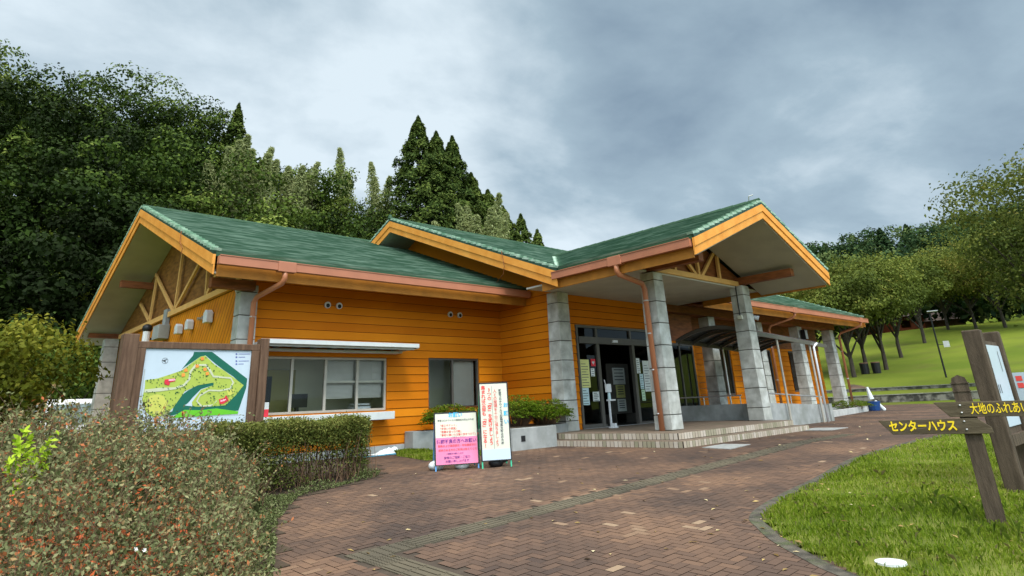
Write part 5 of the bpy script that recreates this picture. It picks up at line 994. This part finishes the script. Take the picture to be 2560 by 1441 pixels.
def T2(body, s, tt, size, m, **k): return text('lettering', body, size, m, bo, c+ex*(s*L/2)+upv*(tt*hh)+nrm*.009, ex, upv, offset=.009, **k)
T2('体調不良の方へお願い', 0, -.13, .070, M['pur_txt'], thick=.0015); T2('発熱および風邪症状・呼吸器症状の', .02, -.30, .042, M['red_txt']); T2('症状のある方のご利用は控えてくだ', .04, -.46, .042, M['red_txt']); T2('ご理解をお願いします', -.1, -.60, .030, M['pur_txt']); T2('皆様のご理解・ご協力', 0, -.75, .046, M['pur_txt']); T2('お願い申し上げます', 0, -.89, .046, M['pur_txt'])
t2, bo, c, ex, upv, nrm, L, hh, T = a_frame('notice_stand', 'tall white notice with vertical red writing on green legs, right of the two stands', (7.42, 8.86, 0), (7.85, 8.60, 0), 1.345, .06, M['greenframe'], M['cream'])
pw = MB(); pw.obox(c-upv*hh*.86+nrm*.010, ex, upv, nrm, (L/2-.004, hh*.135, .002)); pw.build('white_strip', M['pane_print'], bo)
V_ = lambda s: '\n'.join(s)
T(V_('お願い'), .82, .17, .085, M['blue_txt'], line=1.65, thick=.002); T(V_('新型コロナウイルス感染症拡大防止のため'), .47, .10, .050, M['blk_txt'], line=.98, thick=.001)
T(V_('人との間隔を十分に保ちましょう'), .10, .08, .066, M['red_txt'], line=.97); T(V_('3つの﹁密﹂を避けましょう'), -.32, .12, .076, M['red_txt'], line=.98, thick=.0018); T(V_('集まれば公園も﹁密﹂になる!'), -.74, .12, .076, M['red_txt'], line=.98, thick=.0018)
ln = MB(); ln.obox(c+ex*(-.12*L/2)+nrm*.011+upv*hh*.1, ex, upv, nrm, (.002, hh*.82, .001)); ln.build('rule_line', M['blk_txt'], bo)
for i, (x, y, lab) in enumerate(((6.95, 9.55, 'white sandbag behind the left leg of the low notice stand'), (7.28, 9.25, 'white sandbag under the middle of the low notice stand'), (7.72, 8.85, 'dark weight bag under the tall notice stand'))):
    t = thing('sandbag', lab, 'sandbag', (x, y, G(x, y)), 'weights holding the notice stands'); MB().ell((x, y, G(x, y)+.07), (.15, .12, .085), 12, 8).build('bag', M['sheet'] if i < 2 else M['black'], t, smooth=True); MB().tube([(x+.1, y-.05, G(x, y)+.08), (x+.17, y-.1, G(x, y)+.12)], .03, 6, .045).build('knot', M['sheet'] if i < 2 else M['black'], t)

# crumpled sheet, tarp, plates, bag by the last column
def crumple(nm, lab, cat, x0, y0, x1, y1, h, m, seed):
    r = np.random.default_rng(seed); n = 14; t = MB(); g = [[None]*(n+1) for _ in range(n+1)]
    for i in range(n+1):
        for j in range(n+1): x = x0+(x1-x0)*i/n+r.normal(0, .012); y = y0+(y1-y0)*j/n+r.normal(0, .01); e = math.sin(math.pi*i/n)*math.sin(math.pi*j/n); g[i][j] = (x, y, G(x, y)+.012+h*e*(.6+.8*r.random())*(i/n))
    for i in range(n):
        for j in range(n): t.quad(g[i][j], g[i+1][j], g[i+1][j+1], g[i][j+1])
    o = t.build(nm, m, loc=(x0, y0, 0)); return tag(o, lab, cat)
crumple('plastic_sheet', 'crumpled white sheet lying at the foot of the orange wall', 'sheet', 8.0, 13.30, 8.85, 13.75, .20, M['sheet'], 3)
crumple('blue_tarp', 'thin blue tarp strip on the ground along the wall foot', 'tarp', 7.6, 13.05, 9.05, 13.28, .03, M['bluesheet'], 4)
def plate(nm, lab, pts, m, h=.014):
    mb = MB(); z = [G(*p)+.008 for p in pts]; mb.hexa([(*p, q-.03) for p, q in zip(pts, z)]+[(*p, q+h-.006) for p, q in zip(pts, z)]); o = mb.build(nm, m, loc=(*pts[0], 0)); return tag(o, lab, 'drain cover', 'square drain covers in the path')
plate('drain_cover', 'square metal drain cover in the bricks at the front corner of the porch steps', [(11.35, 6.40), (12.15, 6.40), (12.15, 6.98), (11.35, 6.98)], M['steel_plate']); plate('drain_cover', 'square metal drain cover at the right end of the porch steps', [(16.65, 6.62), (17.75, 6.62), (17.75, 7.45), (16.65, 7.45)], M['steel_plate'])
lx, ly = 5.80, 2.06; t = tag(MB().tube([(lx, ly, G(lx, ly)-.02), (lx, ly, G(lx, ly)+.014)], .115, 28, .11).tube([(lx, ly, G(lx, ly)+.014), (lx, ly, G(lx, ly)+.018)], .08, 24, .078).build('ground_cap', M['white'], loc=(lx, ly, 0)), 'round white cap set in the grass at the lower right', 'ground cap')
kb = thing('low_kerb', 'low pale concrete kerb in front of the right colonnade', 'kerb', (26, 10.4, 0)); MB().extrude([(22.0, 9.35, -.2), (31.3, 10.55, -.2), (31.3, 10.7, -.2), (22.0, 9.5, -.2)], (0, 0, .42)).build('kerb', M['kerbc'], kb)
bk = thing('cleaning_bucket', 'blue bucket with white cloth beside the last colonnade column', 'bucket', (31.0, 10.4, .05)); MB().tube([(31.0, 10.3, .02), (31.0, 10.3, .40)], .21, 14, .27).build('bucket', M['bucket'], bk); MB().tube([(31.0, 10.35, .5), (30.95, 10.4, 1.0)], .12, 8, .05).build('cloth', M['sheet'], bk); MB().tube([(31.15, 10.25, .4), (31.5, 10.1, .02)], .06, 8, .1).build('cloth', M['sheet'], bk)

# ------------------------------------------------------------------ signpost
P0 = Vector((7.6, 1.7, 0)); ex = Vector((.2183, -.9759, 0)); nn = Vector((-.9759, -.2183, 0)); sgp = thing('signpost', 'weathered wooden signpost with two arrow planks in yellow lettering', 'signpost', (7.6, 1.7, -.3))
def sq(s, z, d=0): return P0+ex*s+Z*z+nn*d
pp = MB(); pp.extrude([sq(-.075, -.45, .05), sq(.075, -.45, .05), sq(.070, .93, .05), sq(.055, .985, .05), sq(0, 1.012, .05), sq(-.055, .985, .05), sq(-.070, .93, .05)], -nn*.12)
for z in (.935, .86): pp.obox(sq(0, z, -.01), ex, nn, Z, (.078, .068, .005))
pp.build('post', M['wood_grey'], sgp)
p1_ = MB().extrude([sq(-.262, .765, .055), sq(-.145, .625, .055), (sq(.75, .612, .055)), sq(.75, .750, .055)], nn*.03).build('arrow_plank', M['sign_plank'], sgp, bevel=.004)
p2_ = MB().extrude([sq(-.775, .608, .055), sq(-.668, .474, .055), sq(.165, .470, .055), sq(.16, .525, .055), sq(.06, .612, .055)], nn*.03).build('arrow_plank', M['sign_plank'], sgp, bevel=.004)
text('lettering', 'センターハウス', .108, M['yellow'], p2_, sq(-.398, .543, .085), ex, Z, thick=.0035, xs=.76, offset=.003)
text('lettering', '大地のふれあい', .108, M['yellow'], p1_, sq(.028, .688, .085), ex, Z, align='LEFT', thick=.0012, xs=.60, offset=.003)
for s, z, pr in ((-.044, .730, p1_), (-.044, .663, p1_), (-.044, .584, p2_), (-.040, .511, p2_)): MB().ell(tuple(sq(s, z, .088)), (.011, .011, .009), 8, 5).build('bolt', M['metal'], pr, smooth=True)
# info board parallel to the building
ib = thing('info_board', 'tall dark timber info board with pale printed panel behind the signpost', 'info board', (9.9, 1.8, -.25))
for a, b, zt in ((9.28, 9.42, 1.54), (10.32, 10.44, 1.56)): MB().box((a, 1.73, -.5), (b, 1.92, zt)).build('post', M['wood_grey'], ib, bevel=.015)
MB().box((9.42, 1.78, .30), (10.32, 1.86, 1.42)).build('backboard', M['wood_grey'], ib); ip = MB().box((9.46, 1.765, .42), (10.30, 1.779, 1.37)).build('panel', M['pane_print'], ib)
pr_ = MB()
for x, z, w_, h in ((9.55, 1.12, .04, .16), (9.55, 1.0, .04, .1), (9.62, .80, .03, .10), (9.72, .80, .03, .10), (10.1, 1.05, .02, .25)): pr_.quad((x, 1.762, z), (x+w_, 1.762, z), (x+w_, 1.762, z+h), (x, 1.762, z+h))
for k in range(7): pr_.quad((9.52+k*.1, 1.762, .60), (9.59+k*.1, 1.762, .60), (9.59+k*.1, 1.762, .63), (9.52+k*.1, 1.762, .63))
pr_.build('print', M['blk_txt'], ip); MB().box((9.42, 1.73, .22), (10.4, 1.78, .34)).build('ledge', M['wood_grey'], ib)
wb = thing('white_notice_board', 'white notice board with red writing behind the info board at the right edge', 'notice board', (11.0, 1.4, -.2))
MB().box((11.0, .9, .30), (11.03, 1.86, 1.04)).build('panel', M['pane_print'], wb)
for y in (1.0, 1.75): MB().box((11.03, y-.03, -.4), (11.07, y+.03, 1.0)).build('post', M['metal'], wb)
rl = MB(); 
for z in (.93, .84):
    for k in range(9): rl.quad((10.996, 1.80-k*.10, z), (10.996, 1.73-k*.10, z), (10.996, 1.73-k*.10, z+.065), (10.996, 1.80-k*.10, z+.065))
rl.build('red_print', M['red_txt'], wb); MB().ell((10.99, 1.72, .42), (.006, .07, .06), 12, 8).build('blue_emblem', mat('emblem_blue', (.04, .05, .30), .5), wb)

# ------------------------------------------------------------------ shrubs
M['nandina'] = attr_mat('nandina_leaves', [(0, (.035, .075, .006)), (.5, (.11, .19, .012)), (.85, (.25, .30, .03)), (1, (.40, .22, .04))], .5, transl=.3)
def fern_shrub(label, cx, cy, z0, H, W, n, seed, grp='leafy shrubs growing in the planter'):
    r = np.random.default_rng(seed); t = thing('planter_shrub', label, 'shrub', (cx, cy, z0), grp); mb = MB(); PP, NN, AA = [], [], []
    for k in range(n):
        th = r.uniform(0, 6.28); rad = W*.5*math.sqrt(r.random()); hx, hy = math.cos(th)*rad, math.sin(th)*rad; hh = H*(1-.45*(rad/(W*.5))**2)*r.uniform(.6, 1.05); b = Vector((cx+hx*.4, cy+hy*.4, z0)); tip = Vector((cx+hx, cy+hy, z0+hh)); mb.tube([b, tip], .006, 4, .003)
        d = Vector((math.cos(th+r.uniform(-.8, .8)), math.sin(th+r.uniform(-.8, .8)), r.uniform(-.2, .35))).normalized(); Lf = r.uniform(.18, .32); m_ = 34; q = r.uniform(0, 1, m_); side = r.choice([-1, 1], m_); sv = np.array(d.cross(Z).normalized()); wv = .075*(1-q*.7)
        P = np.array(tip)+np.outer(q, np.array(d))*Lf+sv*(side*wv)[:, None]+np.array([0, 0, -.08])*(q**2)[:, None]+r.normal(0, .008, (m_, 3)); PP.append(P); NN.append(unit(r.normal(0, .4, (m_, 3))+[0, 0, 1])); AA.append(np.clip(r.normal(.5+.25*(hh/H-.6), .17, m_), 0, 1))
    mb.build('stems', M['twig'], t); P = np.concatenate(PP); V = leafquads(P, np.concatenate(NN), .052, .02, r); npmesh('leaves', V, np.arange(len(V)).reshape(-1, 4), M['nandina'], t, attr=np.concatenate(AA))
fern_shrub('low feathery green shrub at the left end of the planter under the small window', 9.75, 12.9, .42, .62, 1.0, 240, 1); fern_shrub('pale green shrub in the planter behind the notice stands', 10.4, 12.6, .42, .5, .9, 180, 2)
fern_shrub('bushy bright green shrub in the planter right of the tall notice', 10.75, 11.6, .42, .74, 1.15, 340, 3); fern_shrub('rounded green shrub in the planter touching the corner column', 11.55, 11.35, .42, .62, 1.0, 300, 4)
fern_shrub('small dark shrub at the foot of the right colonnade', 29.4, 10.7, .1, .42, 1.4, 120, 5, None)

M['abelia'] = attr_mat('abelia_leaves', [(0, (.042, .048, .014)), (.25, (.090, .105, .036)), (.5, (.175, .19, .085)), (.66, (.26, .245, .12)), (.78, (.34, .145, .055)), (1, (.50, .11, .04))], .5, transl=.2)
BUSH = [(-7.5, 3.2), (-3, 2.2), (-.9, 1.55), (.35, 1.75), (1.35, 3.3), (2.05, 5.0), (2.55, 6.4), (3.15, 8.0), (3.7, 8.9), (3.6, 9.6), (3.3, 10.45), (-2, 10.5), (-7, 11)]
def bdist(x, y, P):
    P = np.array(P, float); d = np.full(len(x), 1e9)
    for i in range(len(P)):
        a, b = P[i], P[(i+1) % len(P)]; ab = b-a; t = np.clip(((x-a[0])*ab[0]+(y-a[1])*ab[1])/(ab@ab), 0, 1); d = np.minimum(d, np.hypot(x-a[0]-t*ab[0], y-a[1]-t*ab[1]))
    return d
def lump(x, y): return .06*np.sin(x*1.3+.7)*np.sin(y*1.1+x*.4)+.11*np.sin(x*3.1+1.3*np.sin(y*1.7))*np.cos(y*2.7+.8*np.sin(x*2.2))+.045*np.sin(x*7.3+y*3.1)+.025*np.cos(y*8.1-x*4)
def btop(x, y):
    r = np.hypot(x, y); H = np.interp(r, [1.4, 2.4, 4, 5.5, 7, 9, 12], [.20, .36, .52, .66, .80, .88, .90]); e = np.clip(bdist(x, y, BUSH)/1.25, 0, 1); e = np.sqrt(1-(1-e)**2)
    a_ = np.arctan2(x, np.maximum(y, .1)); H = H-.26*np.clip((a_-.24)/.2, 0, 1)
    g_ = gz(x, y); return g_+(H-.11+lump(x, y)-g_)*(.18+.82*e)
def shrub_mass():
    t = thing('abelia_shrub', 'wide loose flowering shrub mass with small grey green and reddish leaves at the lower left', 'shrub', (0, 6, -.3)); r = np.random.default_rng(12)
    n = 250000; rr = np.exp(r.uniform(np.log(1.5), np.log(12), n)); az = r.uniform(-.65, .62, n); x = rr*np.sin(az); y = rr*np.cos(az); hole = np.clip(.5+1.1*np.sin(x*4.3+1.7*np.sin(y*2.1))*np.sin(y*3.7+1.3*np.sin(x*2.9)), .22, 1); ok = inpoly(x, y, BUSH) & (r.random(n) < np.clip(.72+rr*.05, 0, 1)*hole); x, y = x[ok], y[ok]; n = len(x); rr = np.hypot(x, y)
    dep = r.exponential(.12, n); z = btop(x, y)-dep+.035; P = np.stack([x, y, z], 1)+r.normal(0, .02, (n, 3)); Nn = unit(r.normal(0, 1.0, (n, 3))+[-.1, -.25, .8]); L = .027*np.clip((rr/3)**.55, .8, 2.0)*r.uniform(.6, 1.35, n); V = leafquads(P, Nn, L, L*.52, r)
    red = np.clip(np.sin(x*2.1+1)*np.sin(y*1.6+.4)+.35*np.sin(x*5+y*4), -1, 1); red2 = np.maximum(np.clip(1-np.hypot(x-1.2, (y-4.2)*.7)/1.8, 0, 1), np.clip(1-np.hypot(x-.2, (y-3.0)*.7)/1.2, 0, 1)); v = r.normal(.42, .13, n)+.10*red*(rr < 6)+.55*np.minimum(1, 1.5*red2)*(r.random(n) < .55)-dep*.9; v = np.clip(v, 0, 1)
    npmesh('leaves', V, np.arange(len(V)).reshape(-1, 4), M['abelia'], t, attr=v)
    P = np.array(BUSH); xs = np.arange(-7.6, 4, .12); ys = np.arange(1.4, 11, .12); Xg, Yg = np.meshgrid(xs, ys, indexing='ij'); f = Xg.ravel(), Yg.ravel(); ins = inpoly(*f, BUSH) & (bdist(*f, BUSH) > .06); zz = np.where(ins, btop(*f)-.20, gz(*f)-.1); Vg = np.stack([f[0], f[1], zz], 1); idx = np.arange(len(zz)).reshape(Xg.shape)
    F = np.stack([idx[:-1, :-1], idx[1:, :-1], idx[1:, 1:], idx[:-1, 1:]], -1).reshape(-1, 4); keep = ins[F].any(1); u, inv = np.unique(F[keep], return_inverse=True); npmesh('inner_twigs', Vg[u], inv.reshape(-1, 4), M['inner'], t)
    # arching sprays
    mb = MB(); PP, NN, AA, LL = [], [], [], []; k = 0
    while k < 5200:
        rad = math.exp(r.uniform(math.log(2.0), math.log(11))); a = r.uniform(-.6, .6); x0, y0 = rad*math.sin(a), rad*math.cos(a)
        if not inpoly(np.array([x0]), np.array([y0]), BUSH)[0]: continue
        k += 1; z0 = float(btop(np.array([x0]), np.array([y0]))[0])-.08; Ls = r.uniform(.16, .50)*(1.5 if r.random() < .10 else 1)*(1 if rad > 4 else .75); th = r.uniform(0, 6.28); dx, dy = math.cos(th), math.sin(th); le = r.uniform(.15, .8); f_ = lambda q: Vector((x0+dx*Ls*le*q*q, y0+dy*Ls*le*q*q, z0+Ls*(q-.32*q*q*le)))
        w_ = .0018*max(1, rad/5); mb.tube([f_(q) for q in (0, .35, .7, 1)], w_, 4, w_*.5, cap=False); m_ = int(18*r.uniform(.7, 1.3)); q = r.uniform(.15, 1, m_); c = np.stack([x0+dx*Ls*le*q*q, y0+dy*Ls*le*q*q, z0+Ls*(q-.32*q*q*le)], 1)
        l_ = .026*max(.8, (rad/3)**.55); PP.append(c+r.normal(0, l_*.5, (m_, 3))); NN.append(unit(r.normal(size=(m_, 3))+[0, 0, .6])); AA.append(np.clip(r.normal(.46, .15, m_)+(.2 if r.random() < .15 else 0), 0, 1)); LL.append(np.full(m_, l_))
    for k in range(900):  # long thin shoots above the mass
        rad = math.exp(r.uniform(math.log(2.6), math.log(10.5))); a = r.uniform(-.55, .55); x0, y0 = rad*math.sin(a), rad*math.cos(a)
        if not inpoly(np.array([x0]), np.array([y0]), BUSH)[0]: continue
        z0 = float(btop(np.array([x0]), np.array([y0]))[0])-.15; Ls = r.uniform(.35, .62)*(.6+.05*rad); th = r.uniform(0, 6.28); e_ = r.uniform(.2, .6); f_ = lambda q: Vector((x0+math.cos(th)*Ls*e_*q*q, y0+math.sin(th)*Ls*e_*q*q, z0+Ls*(q-.3*q*q*e_))); w_ = .0026*max(1, rad/4); mb.tube([f_(q) for q in (0, .3, .6, 1)], w_, 4, w_*.4, cap=False)
        m_ = 12; q = np.linspace(.35, 1, m_); c = np.array([tuple(f_(v)) for v in q]); l_ = .024*max(.8, (rad/3)**.55); PP.append(c+r.normal(0, l_*.45, (m_, 3))); NN.append(unit(r.normal(size=(m_, 3))+[0, 0, .4])); AA.append(np.clip(r.normal(.55, .15, m_), 0, 1)); LL.append(np.full(m_, l_))
    mb.build('twigs', M['twig'], t); P = np.concatenate(PP); L = np.concatenate(LL); V = leafquads(P, np.concatenate(NN), L, L*.5, r); npmesh('spray_leaves', V, np.arange(len(V)).reshape(-1, 4), M['abelia'], t, attr=np.concatenate(AA))
    # white flowers
    M['petal'] = mat('white_petal', (.85, .85, .82), .5, .03); M['petal_y'] = mat('yellow_petal', (.75, .62, .05), .5, .05)
    for (a, rad, s, m_) in [(.07, 3.3, 1, 'petal'), (.10, 2.9, 1, 'petal'), (.115, 5.4, 1.3, 'petal'), (.245, 4.2, 1.2, 'petal'), (.255, 4.3, 1, 'petal'), (.34, 5.0, 1.2, 'petal'), (.36, 3.7, 1.5, 'petal'), (.375, 3.75, 1, 'petal'), (.44, 5.8, 1.4, 'petal'), (.31, 7.0, 1.2, 'petal'), (.485, 5.6, 1.6, 'petal_y'), (.21, 7.4, 1.2, 'petal')]:
        x, y = rad*math.sin(a), rad*math.cos(a)
        if not inpoly(np.array([x]), np.array([y]), BUSH)[0]: continue
        z = float(btop(np.array([x]), np.array([y]))[0])+.05; f = MB(); c = Vector((x, y, z)); tilt = Vector((r.uniform(-.4, .4), -.8, .6)).normalized(); e1 = tilt.cross(Z).normalized(); e2 = tilt.cross(e1); R0 = .0105*s*max(1, rad/6)
        for k in range(5): an = k*1.2566; d = e1*math.cos(an)+e2*math.sin(an); s2 = e1*-math.sin(an)+e2*math.cos(an); f.quad(c, c+d*R0*.6+s2*R0*.42+tilt*R0*.2, c+d*R0*1.1+tilt*R0*.3, c+d*R0*.6-s2*R0*.42+tilt*R0*.2)
        f.build('flower', M[m_], t)
shrub_mass()
yl = thing('yellow_sprig', 'bright yellow green sprig growing out of the loose shrub at the left', 'sprig', (.66, 5.2, .5)); r = np.random.default_rng(2); PP = []
for k in range(9):
    q = r.uniform(0, 1, 26); th = r.uniform(0, 6.28); PP.append(np.stack([.62+.10*q*math.cos(th)+k*.004, 5.2+.1*q*math.sin(th), .50+.03*k+.20*q], 1)+r.normal(0, .012, (26, 3)))
P = np.concatenate(PP); V = leafquads(P, unit(r.normal(size=P.shape)+[0, -.6, .6]), .05, .022, r); M['lime'] = attr_mat('lime_leaves', [(0, (.20, .34, .01)), (1, (.48, .60, .05))], .5, transl=.3); npmesh('leaves', V, np.arange(len(V)).reshape(-1, 4), M['lime'], yl, attr=r.random(len(P)))
HEDGE = [(3.3, 9.55), (5.70, 9.80), (6.05, 10.25), (6.05, 10.62), (3.3, 10.62)]
def hedge():
    t = thing('clipped_hedge', 'clipped hedge with bare gaps near its foot in front of the map board', 'hedge', (4.8, 10.1, -.1)); r = np.random.default_rng(21); n = 150000; x = r.uniform(3.2, 6.15, n); y = r.uniform(9.4, 10.7, n); ok = inpoly(x, y, HEDGE); x, y = x[ok], y[ok]; n = len(x); ht = .86+.03*np.sin(x*6)+.02*np.sin(x*13+y*5); zb = gz(x, y); u = r.random(n)**.7; z = zb+.05+(ht-zb-.05)*u; e = bdist(x, y, HEDGE)
    gap = (np.sin(x*3.3+.5)*.5+np.sin(z*5+x*2)*.5) ; dens = np.where(u > .62, 1, .42+.35*gap)*np.clip(1.15-e*1.6, .12, 1)+(u > .9)*.5; k = r.random(n) < dens*.62; x, y, z, u, n = x[k], y[k], z[k], u[k], k.sum()
    P = np.stack([x, y, z], 1)+r.normal(0, .02, (n, 3)); Nn = unit(r.normal(0, .8, (n, 3))+[0, -.4, .6]); V = leafquads(P, Nn, .042*r.uniform(.6, 1.3, n), .022, r); v = np.clip(r.normal(.30, .14, n)+.12*(u > .85)+.1*np.sin(x*4)*(u < .4), 0, .72); npmesh('leaves', V, np.arange(len(V)).reshape(-1, 4), M['hedge_leaf'], t, attr=v)
    mb = MB()
    for k in range(230):
        x0 = r.uniform(3.4, 5.9); y0 = r.uniform(9.75, 10.5); p = Vector((x0, y0, G(x0, y0)-.02)); q = p+Vector((r.normal(0, .1), r.normal(0, .08), r.uniform(.35, .85))); mb.tube([p, p.lerp(q, .5)+Vector((r.normal(0, .04), r.normal(0, .03), 0)), q], .007, 4, .003, cap=False)
    mb.build('stems', M['twig'], t)
M['hedge_leaf'] = attr_mat('hedge_leaves', [(0, (.035, .048, .010)), (.3, (.085, .105, .020)), (.6, (.18, .185, .045)), (1, (.36, .22, .09))], .5, transl=.2)
hedge()
# low ground cover where bed meets path
COVER = [(2.3, 5.3), (2.75, 6.3), (3.45, 7.9), (4.3, 9.2), (5.9, 9.75), (6.3, 10.3), (6.0, 10.5), (5.6, 9.8), (3.6, 9.4), (2.9, 8.0), (2.3, 6.4)]
def cover():
    r = np.random.default_rng(31); n = 60000; x = r.uniform(2.2, 6.4, n); y = r.uniform(5.2, 10.6, n); ok = inpoly(x, y, COVER); x, y = x[ok], y[ok]; n = len(x); h = .02+.13*r.random(n)**1.5*np.clip(.6+.6*np.sin(x*5+y*3), .1, 1); P = np.stack([x, y, gz(x, y)+h], 1); V = leafquads(P, unit(r.normal(0, .6, (n, 3))+[0, -.2, 1]), .035, .02, r)
    tag(npmesh('ground_cover', V, np.arange(len(V)).reshape(-1, 4), M['cover_leaf'], attr=np.clip(r.normal(.5, .2, n), 0, 1)), 'low trailing leaves spreading from the hedge foot over the brick edge', 'ground cover', kind='stuff')
M['cover_leaf'] = attr_mat('cover_leaves', [(0, (.03, .042, .012)), (.5, (.085, .105, .035)), (1, (.20, .22, .10))], .6, transl=.2)
cover()
grid_sheet('planting_bed', [(-8, 1.2), (.7, 1.2), (2.2, 4.9), (2.75, 6.3), (3.5, 7.9), (4.3, 9.2), (5.9, 9.7), (6.4, 10.4), (7.0, 12.1), (7.7, 13.75), (-8, 13.75)], .25, .012, M['soil'])
for o in sc.objects:
    if o.type == 'MESH' and o.name.startswith(('gutter', 'fascia', 'frame')): pass
